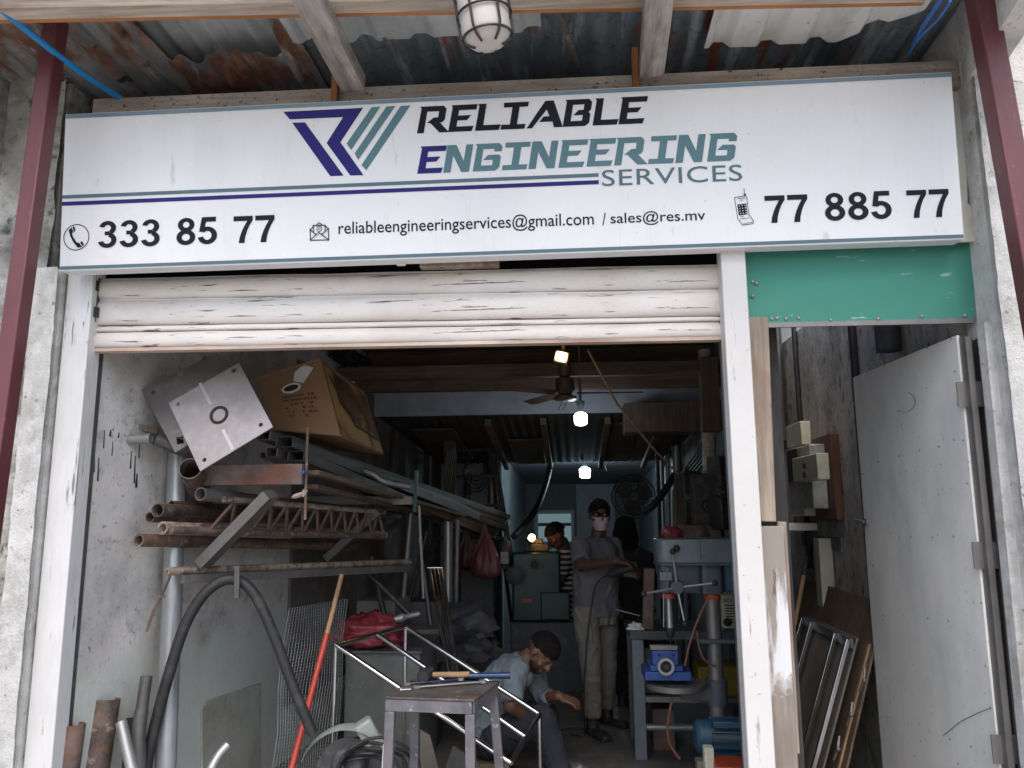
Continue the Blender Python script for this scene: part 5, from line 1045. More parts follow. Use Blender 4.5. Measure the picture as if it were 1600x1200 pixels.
obj('table_arm', B().beam(V((P(1062,1085,DY).x, DY, tz_-.075)), V((ccx, DY, tz_-.07)), .06, .045, w1=.09, h1=.085), m_drilld, dpz, bevel=.006)
obj('arm_clamp', B().lathe(V((ccx, DY, tz_-.13)), (0,0,1), [(0,.045),(0,.062),(.14,.062),(.14,.045)], 20), m_drilld, dpz)
obj('column_foot', B().lathe(V((ccx, DY, .05)), (0,0,1), [(0,.11),(.02,.10),(.05,.065),(.14,.060),(.14,.045)], 22), m_drilld, dpz)
obj('stop_collar', B().bx(ccx-.10, ccx+.11, DY-.06, DY+.05, P(1110,1000,DY).z-.012, P(1110,1000,DY).z+.012), m_drilld, dpz, bevel=.004)
obj('drill_motor', B().lathe(V((P(1142,905,DY).x, DY+.06, P(1142,925,DY).z)), (0,0,1), [(0,0),(0,.07),(.02,.085),(.2,.085),(.2,0)], 20), m_motor, dpz)
cb_ = bez([P(1108, 932, DY-.1), P(1092, 965, DY-.12), P(1078, 1005, DY-.13), P(1070, 1040, DY-.12)], 6)
obj('power_cable', tb(cb_, .007, 7), mat('brown cable', (.16,.075,.045), .6), None, 'brown cable looping beside the drill column', 'cable')
obj('power_cable', tb(bez([P(1089, 985, DY-.1), P(1091, 1005, DY-.1), P(1100, 1030, DY-.1), P(1118, 1042, DY-.07)], 6), .006, 7), bpy.data.materials['brown cable'], None, 'second brown cable hooking round the drill column', 'cable')
obj('power_cable', tb(bez([P(1050, 1092, DY-.15), P(1044, 1130, DY-.12), P(1046, 1160, DY-.1), P(1062, 1186, DY-.1)], 6), .008, 7), bpy.data.materials['brown cable'], None, 'pinkish brown cable hanging below the round drill table', 'cable')
# vise on the drill table
VY = DY-.16; vz = tz_+.003
vs_ = thing('machine_vise', V((P(1048, 1060, VY).x, VY, vz)), 'bright blue machine vise on the round drill table', 'vise')
def vb(name, x0, x1, y0, y1, dy0, dy1, m=m_mblue, bv=.004):
    obj(name, B().bx(P(x0,1040,VY).x, P(x1,1040,VY).x, VY+dy0, VY+dy1, P(1048,y1,VY).z, P(1048,y0,VY).z), m, vs_, bevel=bv)
zz = lambda y: P(1048, y, VY).z
yb_ = 1066
vb('vise_base', 1007, 1080, 1050, 1064, 0, .24); vb('vise_slide', 1016, 1067, 1041, 1049.7, .01, .22); vb('front_jaw', 1020, 1061, 1018, 1040.6, .015, .08); vb('jaw_plate', 1018, 1061, 1010, 1017.6, .03, .075, m_steel, .002)
vc = P(1040, 1041, VY-.02)
obj('handle_boss', B().lathe(vc+V((0,.03,0)), (0,-1,0), [(0,.03),(0,.046),(.05,.046),(.05,.032),(.02,.03)], 22), m_galv, vs_); obj('screw_end', B().lathe(vc+V((0,.03,0)), (0,-1,0), [(0,.0),(0,.03),(.03,.03),(.035,.018),(.06,.016),(.06,0)], 16), m_black, vs_)
dots('vise_bolt', [P(x, 1016.5+7, VY+.012) for x in (1030, 1052)], (0,-1,0), .008, .006, m_blackm, vs_)
# motor on the floor
mo = thing('electric_motor', P(1130, 1175, 4.7), 'blue finned electric motor lying on a block low at right', 'motor')
MY = 4.62; m0, m1 = P(1086, 1150, MY), P(1108, 1150, MY); mr = 24*px(MY)
mend = V((1.13, MY, m0.z)); 
obj('end_bell', B().lathe(m0, (1,0,0), [(0,0),(0,mr*.8),(.018,mr*.98),((m1-m0).x,mr),((m1-m0).x,0)], 28), m_motor, mo)
L_ = P(1160, 1150, MY).x-m1.x
obj('motor_body', B().lathe(m1+V((.002,0,0)), (1,0,0), [(0,0),(0,mr*.86),(L_,mr*.86),(L_,0)], 28), m_drilld, mo)
for k in range(14):
    a = 2*PI*k/14; d = V((0, math.cos(a), math.sin(a))); obj('fin', B().beam(m1+V((.006,0,0))+d*mr*.92, m1+V((L_-.006,0,0))+d*mr*.92, .008, .03, d), m_motor, mo)
obj('terminal_box', B().bx(m1.x+.01, m1.x+.17, MY-.11, MY-.02, m1.z+mr*.72, m1.z+mr*1.12), m_motor, mo, bevel=.006)
obj('motor_foot', B().bx(m1.x+.03, m1.x+L_-.05, MY-.10, MY+.10, m1.z-mr*1.12, m1.z-mr*.78), m_motor, mo, bevel=.005)
obj('timber_block', B().bx(m1.x-.03, m1.x+L_, MY-.13, MY+.13, .004, m1.z-mr*1.12-.001), m_darkwood, None, 'dark timber block under the blue motor', 'block')
obj('stop_block', B().bx(P(1101,1180,4.35).x, P(1116,1180,4.35).x, 4.35, 4.42, 0.004, P(1108, 1169, 4.35).z), m_cream, None, 'cream upright block in front of the blue motor', 'block', bevel=.004)
obj('orange_base', B().bx(P(1117,1190,4.3).x, P(1165,1190,4.3).x, 4.25, 4.45, .004, P(1130, 1194, 4.3).z), m_orange, None, 'orange red machine base at the bottom right of the opening', 'base', bevel=.006)
obj('cream_block', B().bx(P(1086,1195,4.5).x, P(1100,1195,4.5).x, 4.42, 4.5, .004, P(1095,1192,4.4).z), m_boardgrey, None, 'small dull block beside the cream upright block', 'block', bevel=.004)
# welder set and yellow case
we = thing('welding_set', V((P(1143,960,5.45).x, 5.5, bz)), 'cream welding set with louvres behind the drill column', 'welding set')
wx0, wx1, wz0, wz1 = P(1129,960,5.45).x, P(1175,960,5.45).x, bz+.001, P(1140, 930, 5.45).z
obj('welder_case', B().bx(wx0, wx1, 5.45, 5.8, wz0, wz1), m_cream, we, bevel=.01)
for k in range(7): z = wz1-.07-.018*k; obj('louvre', B().bx(wx0+.02, wx1-.04, 5.442, 5.449, z, z+.006), m_blackm, we)
for k in (0, 1): obj('dial', B().lathe(V((wx0+.03+.08*k, 5.449, wz0+.045)), (0,-1,0), [(0,.028),(.012,.026),(.02,.014),(.02,0)], 16), m_black, we)
vs, fs = text_mesh('RC315V', .02); sc = .11/max(v.x for v in vs)
obj('model_lettering', B().add([V((wx0+.01+v.x*sc, 5.447, wz1-.045+v.y*sc)) for v in vs], [tuple(reversed(f)) for f in fs]), m_cardink, we, smooth=False)
yc = thing('yellow_case', V((P(1125,1070,5.45).x, 5.5, .3)), 'yellow moulded tool case on the bench shelf behind the column', 'case')
sz = P(1080, 1094, BY).z+.005
obj('case_shell', B().bx(P(1092,1070,5.42).x, 1.14, 5.42, 5.7, sz, P(1120,1042,5.42).z), m_yellow, yc, bevel=.012)
for k in range(5): obj('case_rib', B().bx(P(1136,1070,5.41).x, 1.12, 5.413, 5.421, sz+.05+.025*k, sz+.058+.025*k), m_yellow, yc)
obj('case_label', B().bx(P(1101,1070,5.41).x, P(1113,1070,5.41).x, 5.414, 5.419, sz+.012, sz+.06), m_cardink, yc)
obj('back_box', B().bx(P(1005,1040,5.5).x, P(1062,1040,5.5).x, 5.5, 5.8, sz, P(1040,1012,5.5).z), m_darkgrey, None, 'dark steel box on the bench shelf behind the blue vise', 'box', bevel=.006)
obj('cardboard_lump', B().bx(P(1018,1100,5.6).x, P(1052,1100,5.6).x, 5.55, 5.8, .004, P(1030,1105,5.6).z), m_rustred, None, 'brown box on the floor under the bench', 'box', bevel=.006)
obj('floor_cable', tb(bez([PZ(850, 1142, .012), PZ(862, 1147, .012), PZ(880, 1140, .012), PZ(900, 1138, .012), PZ(918, 1140, .012)], 6), .007, 7), m_black, None, 'black power cable snaking on the floor between the two men', 'cable')
# ================================================================== RIGHT PASSAGE
def pw(x, y, X=1.617): return PX(x, y, X)
mb = thing('meter_board', pw(1285, 815), 'brown timber meter board with grey and cream boxes on the passage wall', 'meter board')
def pbox(name, x0, x1, y0, y1, X0, X1, m, bv=.005):   # on the right wall: px range along wall on plane X0
    a, b_ = PX(x0, (y0+y1)/2, X0), PX(x1, (y0+y1)/2, X0); zt_ = PX((x0+x1)/2, y0, X0).z; zb_ = PX((x0+x1)/2, y1, X0).z
    return obj(name, B().bx(X0, X1, min(a.y, b_.y), max(a.y, b_.y), zb_, zt_), m, mb, bevel=bv)
pbox('board', 1260, 1302, 682, 812, 1.565, 1.615, m_brownboard)
pbox('meter_housing', 1230, 1268, 698, 795, 1.47, 1.563, m_greyplas, .008)
pbox('meter_cover', 1238, 1277, 712, 752, 1.40, 1.469, m_cream, .006)
pbox('fuse_box', 1228, 1252, 662, 698, 1.50, 1.563, m_cream)
pbox('junction_box', 1236, 1256, 778, 806, 1.49, 1.563, m_cream)
pbox('meter_window', 1230, 1246, 702, 752, 1.462, 1.469, m_black, .001)
for y in (728, 742): 
    q = PX(1258, y, 1.40); obj('switch', B().box(q, (.02,.03,.03)), m_black, mb)
dk = B(); 
sx0 = P(1205, 600, 5.85).x
obj('slatted_shutter', B().bx(1.26, 1.60, 5.83, 5.89, P(1225, 690, 5.8).z, P(1225, 500, 5.8).z), m_blackm, None, 'dark slatted door at the end of the side passage', 'door')
for k in range(6):
    x = 1.27+.055*k; obj('door_slat', B().bx(x, x+.03, 5.80, 5.829, P(1225, 688, 5.8).z, P(1225, 503, 5.8).z), m_darkgrey, bpy.data.objects['slatted_shutter'])
obj('dark_panel', B().bx(1.24, 1.40, 5.2, 5.25, P(1222, 812, 5.2).z, P(1222, 662, 5.2).z), m_blackm, None, 'dark upright panel left of the meter boxes', 'panel')
obj('bracket_shelf', B().bx(1.42, 1.612, PX(1236,826,1.52).y-.3, PX(1236,826,1.52).y-.05, PX(1260,830,1.5).z, PX(1260,818,1.5).z), m_door, None, 'pale sheet metal bracket shelf under the meter board', 'shelf', bevel=.004)
obj('trunking', B().bx(1.53, 1.612, 5.05, 5.16, 0.3, PX(1240, 836, 1.57).z), m_cream, None, 'cream cable trunking running down below the bracket shelf', 'trunking', bevel=.003)
obj('wall_patch', B().bx(1.606, 1.619, PX(1312,850,1.6).y, PX(1252,850,1.6).y, PX(1285,858,1.6).z, PX(1285,838,1.6).z), m_darkwall, None, 'dark dirty patch board on the passage wall', 'board')
obj('wall_conduit', B().tube([V((1.59, PX(1333,540,1.59).y, 0.9)), V((1.59, PX(1333,540,1.59).y, 2.95))], .022, 12), m_blackm, None, 'dark vertical conduit on the passage wall beside the door', 'conduit')
obj('wall_conduit', B().tube([V((1.60, 5.5, 1.2)), V((1.60, 5.5, 2.95))], .018, 10), m_black, None, 'black conduit rising above the cream fuse box', 'conduit')
obj('drain_pipe', B().tube([V((1.56, PX(1388,540,1.56).y, 2.36)), V((1.56, PX(1388,540,1.56).y, 3.2))], .058, 20), m_darkgrey, None, 'fat dark grey drain pipe behind the steel door top', 'pipe')
# leaning boards
def lean(name, q, th, m, label, cat, bv=.003):   # quad of points, thickness along normal
    n = (q[1]-q[0]).cross(q[3]-q[0]).normalized(); n = n if n.x > 0 else -n
    return obj(name, B().prism(q, n*th), m, None, label, cat, bevel=bv)
topX, botX = 1.60, 1.20
ya, yb2 = PX(1266, 905, topX), PX(1372, 928, topX)
lean('plywood_sheet', [V((1.57, ya.y, ya.z)), V((1.57, yb2.y-.15, ya.z-.0)), V((1.22, yb2.y-.15, .004)), V((1.22, ya.y, .004))], .012, m_leanply, 'large brown plywood sheet leaning on the passage wall', 'board')
tA, tB = PX(1272, 962, 1.50), PX(1352, 1008, 1.50)
zt3 = tA.z
lean('grey_board', [V((1.46, tA.y, zt3)), V((1.46, tB.y, zt3-.0)), V((1.14, tB.y, .004)), V((1.14, tA.y, .004))], .012, m_boardgrey, 'olive grey board carrying steel strips in front of the plywood', 'board')
fr2 = thing('strip_frame', V((1.1, (tA.y+tB.y)/2, 0)), 'leaning frame of four bright steel strips on the grey board', 'frame')
obj('top_rail', B().beam(V((1.435, tA.y, zt3-.03)), V((1.435, tB.y, zt3-.03)), .012, .05), m_drill, fr2)
for k in (.02, .24, .74, .97):
    y = tA.y+(tB.y-tA.y)*k; obj('strip', B().beam(V((1.425, y, zt3-.012)), V((1.105, y, .006)), .024, .016, (0,1,0)), m_chrome, fr2, bevel=.003)
obj('board_edge', B().beam(V((1.50, tB.y-.06, zt3-.02)), V((1.20, tB.y-.06, .006)), .01, .02, (0,1,0)), m_polewood, None, 'thin pale wooden edge strip beside the bright strips', 'strip')
hk = B()
hx_ = [PX(1360, 1040, 1.42)]
for i in range(5):
    k = i/4.6; y = tB.y-.17; x = 1.43-.34*k; z = zt3-.12-(zt3-.2)*k; hk.tube([V((x, y, z)), V((x-.02, y-.03, z-.05)), V((x-.035, y, z-.11))], .006, 6); hk.ell(V((x-.02, y-.035, z-.05)), (.011,.011,.011), None, 8, 6)
obj('hook_rail', hk, m_steel, None, 'steel rail with bright knobs leaning behind the steel door', 'rail')
bh = thing('mop', V((1.22, 5.0, 0)), 'brown wooden pole with a black hanging loop at the tip in the side passage', 'pole')
q0, q1 = PX(1257, 892, 1.44), PX(1240, 985, 1.32); dq = (q1-q0).normalized(); q2 = q0+dq*((q0.z-.006)/-dq.z)
obj('pole', tb([q0, q2], .013, 12), m_mallet, bh); obj('tip', tb([q0-dq*.10, q0-dq*.03, q0+dq*.03], [.005,.014,.016], 10), m_black, bh)
# ================================================================== PEOPLE
def grown(b, vox, smooth, name, m, parent, extra=None):   # fuse overlapping volumes into one continuous skin
    me = bpy.data.meshes.new(name); me.from_pydata([tuple(v) for v in b.v], [], b.f); me.validate()
    t = bpy.data.objects.new('tmp', me); col.objects.link(t)
    r = t.modifiers.new('r', 'REMESH'); r.mode = 'VOXEL'; r.voxel_size = vox; r.use_smooth_shade = True
    s = t.modifiers.new('s', 'SMOOTH'); s.factor = .5; s.iterations = smooth
    dg = bpy.context.evaluated_depsgraph_get(); ev = t.evaluated_get(dg); out = bpy.data.meshes.new_from_object(ev, depsgraph=dg)
    bpy.data.objects.remove(t); bpy.data.meshes.remove(me)
    if extra:   # cloth folds pressed into the surface
        nr = [v.normal.copy() for v in out.vertices]
        for v, n_ in zip(out.vertices, nr):
            q = V((v.co.x*9, v.co.y*9, v.co.z*7)); q += V((NZ.noise(q*.6), NZ.noise(q*.6+V((7,0,0))), NZ.noise(q*.6+V((0,7,0)))))*1.6
            a_ = NZ.noise(q); v.co += n_*(extra*((1-abs(a_)*2.4)*.8 if abs(a_) < .42 else 0)+extra*.7*NZ.noise(q*2.3)-extra*.3)
    vs = [v.co for v in out.vertices]; lo = [min(p[i] for p in vs) for i in range(3)]; hi = [max(p[i] for p in vs) for i in range(3)]
    c = V(((lo[0]+hi[0])/2, (lo[1]+hi[1])/2, lo[2])); out.transform(MX.Translation(-c)); out.shade_smooth(); out.materials.append(m); out.name = name
    return link_mesh(name, out, c, parent)
def head_axes(face, up):
    f = V(face).normalized(); s = f.cross(V(up)).normalized(); u = s.cross(f).normalized(); return MX((s, f, u)).transposed()   # local x side, y face, z up
def head(b, c, R, k=1.0):
    g = lambda x, y, z: c+R @ V((x*k, y*k, z*k))
    e = lambda p, r: b.ell(g(*p), tuple(x*k for x in r), R, 18, 12)
    e((0,-.012,.03), (.075,.093,.088)); e((0,.018,-.035), (.060,.068,.075)); e((0,.048,-.075), (.036,.036,.030)); e((0,.030,-.055), (.055,.05,.045))
    e((0,.092,-.018), (.013,.022,.020)); e((0,.084,.004), (.010,.014,.026)); e((.012,.082,-.024), (.010,.012,.009)); e((-.012,.082,-.024), (.010,.012,.009))
    e((0,.083,-.052), (.024,.011,.007)); e((0,.081,-.062), (.020,.012,.007)); e((.030,.074,.026), (.024,.014,.008)); e((-.030,.074,.026), (.024,.014,.008))
    for s in (-1, 1):
        e((s*.076,-.012,-.005), (.010,.020,.032)); e((s*.030,.068,.010), (.014,.011,.009)); e((s*.046,.052,-.022), (.022,.026,.022))
def hair(c, R, k, m, parent, low=-.01, extra=0.0):
    b = B()
    def f(u, v):
        q = 2*PI*u; th = PI*.56*v; d = V((math.sin(th)*math.sin(q), math.sin(th)*math.cos(q), math.cos(th)))
        r = 1.05+.05*NZ.noise(d*7+c)+.04*NZ.noise(d*19)+.02*NZ.noise(d*45)
        cut = .35 if d.y > 0 else -.9
        p = V((d.x*.080*r, -.014+d.y*.098*r, .034+d.z*.093*r))
        if d.y > .1: p.z = max(p.z, .070+.02*(1-d.y)-.055*abs(d.x)+.008*NZ.noise(V((q*6, 1, 1))))
        return c+R @ (p*k)
    o = obj('hair', b.sheet(f, 90, 36), m, parent); return o
def hand(b, w, dirv, nrm, k=1.0, curl=.9, side=1):
    """palm from the wrist along dirv, back of the hand facing nrm; five separate fingers curled towards -nrm"""
    d = V(dirv).normalized(); n = (V(nrm)-d*V(nrm).dot(d)).normalized(); s = d.cross(n)*side
    R = MX((s, d, n)).transposed()
    b.ell(w+d*.045*k, (.040*k, .052*k, .017*k), R, 14, 10); b.tube([w-d*.02*k, w+d*.03*k], [.026*k,.028*k], 12)
    for i, (x, ln) in enumerate(((-.029,.062), (-.010,.072), (.010,.068), (.028,.054))):
        p = w+d*.078*k+s*x*k; a = .25; pts = [p-d*.03*k, p]
        for seg in (.45, .32, .23):
            dd_ = d*math.cos(a*curl)-n*math.sin(a*curl); pts.append(pts[-1]+dd_*ln*k*seg*1.05); a += .75
        b.tube(pts, [.0095*k,.0095*k,.009*k,.0085*k,.007*k], 9)
        b.ell(pts[-1], (.0072*k,)*3, None, 8, 6)
    t0 = w+d*.02*k-s*.022*k; t1 = w+d*.045*k-s*.047*k-n*.012*k; t2 = t1+d*.028*k-s*.008*k-n*.016*k; t3 = t2+d*.022*k+s*.004*k-n*.012*k
    b.tube([t0, t1, t2, t3], [.014*k,.012*k,.0105*k,.008*k], 9); b.ell(t3, (.0082*k,)*3, None, 8, 6)
def torso(b, rings, n=24):   # rings: (centre, half width, half depth, direction of the width)
    o = len(b.v)
    for c, a, d, wd in rings:
        wd = V(wd).normalized(); dp_ = V((0,0,1)).cross(wd) if abs(wd.z) < .8 else V((0,1,0)); dp_.normalize()
        for k in range(n):
            q = 2*PI*k/n; cs_, sn = math.cos(q), math.sin(q); e = .82
            b.v.append(c+wd*a*math.copysign(abs(cs_)**e, cs_)+dp_*d*math.copysign(abs(sn)**e, sn))
    for i in range(len(rings)-1):
        for k in range(n): b.f.append((o+i*n+k, o+i*n+(k+1) % n, o+(i+1)*n+(k+1) % n, o+(i+1)*n+k))
    b.f.append(tuple(o+k for k in reversed(range(n)))); b.f.append(tuple(o+(len(rings)-1)*n+k for k in range(n)))

# ---- standing man with the mask
MY_ = 6.0
man = thing('person', V((P(935, 1130, MY_).x, MY_, 0)), 'standing man in mauve grey polo, beige trousers and pale face mask holding a grinder', 'person')
hc = P(937, 806, 5.95); HR = head_axes((.16, -1, -.10), (0,0,1)); wd = V((.90, .42, 0)).normalized()
shl, shr = P(906, 852, 5.86), P(957, 851, 6.12); ell_, wrl = P(908, 884, 5.74), P(962, 876, 5.56)
elr, wrr = P(968, 893, 6.02), P(972, 893, 5.66)
hipl, hipr = P(916, 958, 5.92), P(946, 957, 6.10); knl, knr = P(924, 1045, 5.86), P(948, 1040, 6.10); anl, anr = P(926, 1124, 5.92), P(948, 1108, 6.22)
b = B(); head(b, hc, HR, 1.0)
b.tube([hc+V((0,.02,-.06)), P(934, 846, 6.0)], [.052,.062], 16)
ch = P(931, 880, 5.99)
torso(b, [(P(932,846,6.0), .10, .06, wd), (P(932,856,6.0), .165, .085, wd), (ch, .165, .11, wd), (P(931,925,6.0), .155, .105, wd), (P(931,958,6.0), .16, .11, wd)])
b.sph([(shl, .055), (ell_, .043), (wrl, .030)]); b.sph([(shr, .055), (elr, .043), (wrr, .030)])
b.sph([(hipl, .082), (knl, .058), (anl, .042)]); b.sph([(hipr, .082), (knr, .058), (anr, .042)])
hand(b, wrl, (.82, -.15, -.12), (0,-.25,1), 1.05, 1.0, 1); hand(b, wrr, (.55, -.25, -.05), (.15,-.9,.5), 1.05, 1.15, 1)
grown(b, .0062, 3, 'body', m_skind, man)
b = B()
torso(b, [(P(934,839,6.0), .062, .06, wd), (P(933,845,6.0), .11, .08, wd), (P(932,854,6.0), .172, .095, wd), (P(932,868,6.0), .178, .115, wd), (ch, .176, .122, wd), (P(931,915,5.99), .172, .124, wd), (P(931,945,5.99), .176, .128, wd), (P(931,962,5.99), .180, .130, wd)])
b.tube([shl+V((0,0,.01)), shl.lerp(ell_, .45), shl.lerp(ell_, .80)], [.072,.070,.066], 16); b.ell(shl, (.075,.07,.065)); b.tube([shr, shr.lerp(elr, .8)], [.070,.064], 16); b.ell(shr, (.072,.07,.062))
grown(b, .008, 4, 'polo_shirt', m_polo, man, 0.011)
b = B()
torso(b, [(P(931,952,6.0), .158, .108, wd), (P(931,975,6.0), .165, .115, wd)])
for h_, k_, a_ in ((hipl, knl, anl), (hipr, knr, anr)): b.tube([h_+V((0,0,.06)), h_, h_.lerp(k_, .5), k_, k_.lerp(a_, .5), a_+V((0,0,.03))], [.09,.098,.088,.074,.068,.064], 18); 
grown(b, .008, 4, 'trousers', m_khaki, man, 0.011)
def shoe(a, d, m, parent):
    d = V((d[0], d[1], 0)).normalized(); s = V((-d.y, d.x, 0)); b = B(); f = V((a.x, a.y, 0)); R = MX((s, d, V((0,0,1)))).transposed()
    b.ell(f+V((0,0,.045)), (.045,.065,.045), R); b.ell(f+d*.10+V((0,0,.035)), (.048,.085,.032), R); b.ell(f+d*.15+V((0,0,.03)), (.043,.06,.026), R); b.tube([f+V((0,0,.04)), f+V((0,0,.11))], [.045,.05], 14)
    b.box(f+d*.07+V((0,0,.014)), (.085,.27,.02), R); grown(b, .007, 3, 'shoe', m, parent)
shoe(anl+V((0,-.02,0)), (.55,-1), m_shoe, man); shoe(anr, (.75,-.8), m_shoe, man)
hair(hc, HR, .99, m_hair, man)
b = B()   # face mask: a curved pleated cup
def fm(u, v):
    a = (u-.5)*2.5; zz_ = .0+.005-.098*v; r = 1.0-.12*(v-.3)**2; bulge = .012*math.sin(PI*v)+.0015*math.sin(v*22)
    return hc+HR @ V((math.sin(a)*.072*r*(1-.22*v), .012+math.cos(a)*(.088+bulge)*r, zz_-.006*math.cos(a)))
obj('face_mask', b.slab(fm, 24, 18, HR @ V((0,.002,0))), m_mask, man)
gl = B()
for s in (-1, 1): gl.ell(hc+HR @ V((s*.032,.088,.016)), (.026,.006,.019), HR, 14, 8); gl.tube([hc+HR @ V((s*.058,.08,.02)), hc+HR @ V((s*.080,.0,.012))], .003, 6)
gl.tube([hc+HR @ V((-.01,.095,.018)), hc+HR @ V((.01,.095,.018))], .003, 6); obj('glasses', gl, m_glassdk, man)
gr = thing('angle_grinder', wrr, 'dark angle grinder held in the standing man\'s hands', 'grinder')
g0, g1 = P(950, 899, 5.66), P(992, 884, 5.60)
obj('grinder_body', B().lathe(g0, g1-g0, [(0,0),(0,.018),(.02,.026),(.12,.027),(.15,.031),(.22,.031),(.235,.02),(.235,0)], 16), m_black, gr); obj('grinder_head', B().lathe(g1+V((0,-.0,.03)), (.1,.2,-1), [(0,.02),(.03,.03),(.05,.03),(.055,.05),(.058,.05),(.058,0)], 18), m_blackm, gr)
obj('grinder_cord', tb(bez([g0, P(938, 905, 5.66), P(930, 918, 5.66), P(925, 945, 5.68), P(919, 985, 5.7), P(914, 1050, 5.72), P(912, 1110, 5.72), PZ(914, 1148, .015), PZ(905, 1150, .012), PZ(892, 1146, .012)], 6), .0055, 7), m_black, None, 'black grinder cord hanging down in front of the standing man', 'cord')

# ---- dark clothed person behind
dk_ = thing('person', V((P(988, 1000, 6.75).x, 6.75, 0)), 'person in black clothes with long dark hair standing behind the masked man', 'person')
Yd = 6.75; hd = P(977, 830, Yd); DR = head_axes((.55, .85, -.15), (0,0,1)); wd2 = V((1, .1, 0))
b = B(); head(b, hd, DR, 1.0); b.tube([hd+V((0,.02,-.05)), P(980, 862, Yd)], [.055,.07], 14)
torso(b, [(P(982,858,Yd), .12, .07, wd2), (P(984,872,Yd), .2, .1, wd2), (P(984,930,Yd), .17, .11, wd2), (P(984,965,Yd), .17, .12, wd2)])
for x in (972, 996): b.sph([(P(x, 965, Yd), .085), (P(x, 1050, Yd), .06), (V((P(x, 1050, Yd).x, Yd+.02, .06)), .045)])
for sx, ex, ey in ((962, 956, 915), (1008, 1016, 912)):
    b.sph([(P(sx, 874, Yd), .055), (P(ex, ey, Yd-.02), .045), (P(ex+(10 if sx < 980 else -4), ey+30, Yd-.15), .03)]); hand(b, P(ex+(10 if sx < 980 else -4), ey+30, Yd-.15), (.1,-.6,-.6), (0,-.6,.7), 1.0, .9, 1)
grown(b, .011, 3, 'body', m_skind, dk_)
b = B(); torso(b, [(P(981,852,Yd), .07, .06, wd2), (P(982,858,Yd), .13, .085, wd2), (P(984,868,Yd), .215, .11, wd2), (P(984,900,Yd), .20, .125, wd2), (P(984,940,Yd), .185, .125, wd2), (P(984,985,Yd), .195, .135, wd2)])
for sx, ex, ey in ((962, 956, 915), (1008, 1016, 912)): b.tube([P(sx, 872, Yd), P(ex, ey, Yd-.02), P(ex+(8 if sx < 980 else -3), ey+24, Yd-.13)], [.072,.062,.05], 14); b.ell(P(sx, 873, Yd), (.072,.07,.06))
grown(b, .011, 3, 'long_shirt', m_darkcloth, dk_, 0.01)
b = B()
for x in (972, 996): b.tube([P(x, 960, Yd), P(x, 1050, Yd), V((P(x, 1050, Yd).x, Yd+.02, .09))], [.10,.075,.06], 14)
grown(b, .012, 3, 'trousers', m_darkcloth, dk_, 0.011)
for x in (972, 996): shoe(V((P(x, 1050, Yd).x, Yd+.02, 0)), (.3, 1), m_shoe, dk_)
b = B(); b.ell(hd+V((0,.0,.035)), (.098,.105,.10)).ell(hd+V((-.03,-.02,-.05)), (.085,.09,.13)).ell(hd+V((.035,-.0,-.06)), (.08,.09,.13)).ell(hd+V((0,-.03,-.13)), (.10,.07,.09))
grown(b, .010, 3, 'hair', m_hair, dk_)

# ---- striped worker at the green machine
st_ = thing('person', V((P(890, 1000, 7.5).x, 7.55, 0)), 'worker in a black and white striped shirt bending over the green machine', 'person')
Ys = 7.55; hs = P(869, 838, Ys-.1); SR = head_axes((-.75, -.35, -.55), (-.35, 0, .9)); wd3 = V((.35, .94, 0))
b = B(); head(b, hs, SR, 1.0); b.tube([hs+SR @ V((0,-.03,-.06)), P(884, 862, Ys)], [.052,.066], 14)
torso(b, [(P(886,858,Ys), .13, .08, wd3), (P(889,872,Ys), .19, .11, wd3), (P(892,930,Ys), .17, .12, wd3), (P(893,975,Ys), .17, .12, wd3)])
b.sph([(P(884,868,Ys-.2), .055), (P(876,905,Ys-.25), .045), (P(858,880,Ys-.3), .032)]); hand(b, P(858,880,Ys-.3), (-.8,-.1,.1), (0,-.4,1), 1.0, .8, 1)
b.sph([(P(892,866,Ys+.15), .055), (P(878,900,Ys+.1), .045), (P(862,890,Ys), .032)]); hand(b, P(862,890,Ys), (-.8,-.1,.1), (0,-.4,1), 1.0, .8, 1)
for y in (-.09, .09): b.sph([(P(893,975,Ys)+V((0,y,0)), .085), (P(892,1040,Ys)+V((0,y,0)), .06), (V((P(893,1040,Ys).x, Ys+y, .06)), .045)])
grown(b, .011, 3, 'body', m_skind, st_)
m_stripe = mat('striped knit', (.02,.02,.025), .9)
_n = m_stripe.node_tree; _t = _n.nodes.new('ShaderNodeTexCoord'); _w = _n.nodes.new('ShaderNodeTexWave'); _w.bands_direction = 'Z'; _w.inputs['Scale'].default_value = 6.5; _w.inputs['Distortion'].default_value = .8
_r = _n.nodes.new('ShaderNodeMapRange'); _r.inputs[1].default_value = .55; _r.inputs[2].default_value = .62; _m = _n.nodes.new('ShaderNodeMix'); _m.data_type = 'RGBA'; _m.inputs[6].default_value = (.018,.018,.022,1); _m.inputs[7].default_value = (.36,.34,.31,1)
_n.links.new(_t.outputs['Object'], _w.inputs['Vector']); _n.links.new(_w.outputs['Fac'], _r.inputs[0]); _n.links.new(_r.outputs[0], _m.inputs[0]); _n.links.new(_m.outputs[2], _n.nodes['Principled BSDF'].inputs['Base Color'])
b = B(); torso(b, [(P(885,853,Ys), .075, .07, wd3), (P(887,860,Ys), .15, .095, wd3), (P(889,872,Ys), .205, .125, wd3), (P(892,925,Ys), .185, .13, wd3), (P(893,985,Ys), .19, .135, wd3)])
b.tube([P(884,868,Ys-.2), P(877,900,Ys-.25)], [.07,.062], 14).ell(P(884,868,Ys-.2), (.07,.07,.06)).tube([P(892,866,Ys+.15), P(880,895,Ys+.1)], [.07,.062], 14)
grown(b, .011, 3, 'striped_shirt', m_stripe, st_, 0.008)
b = B()
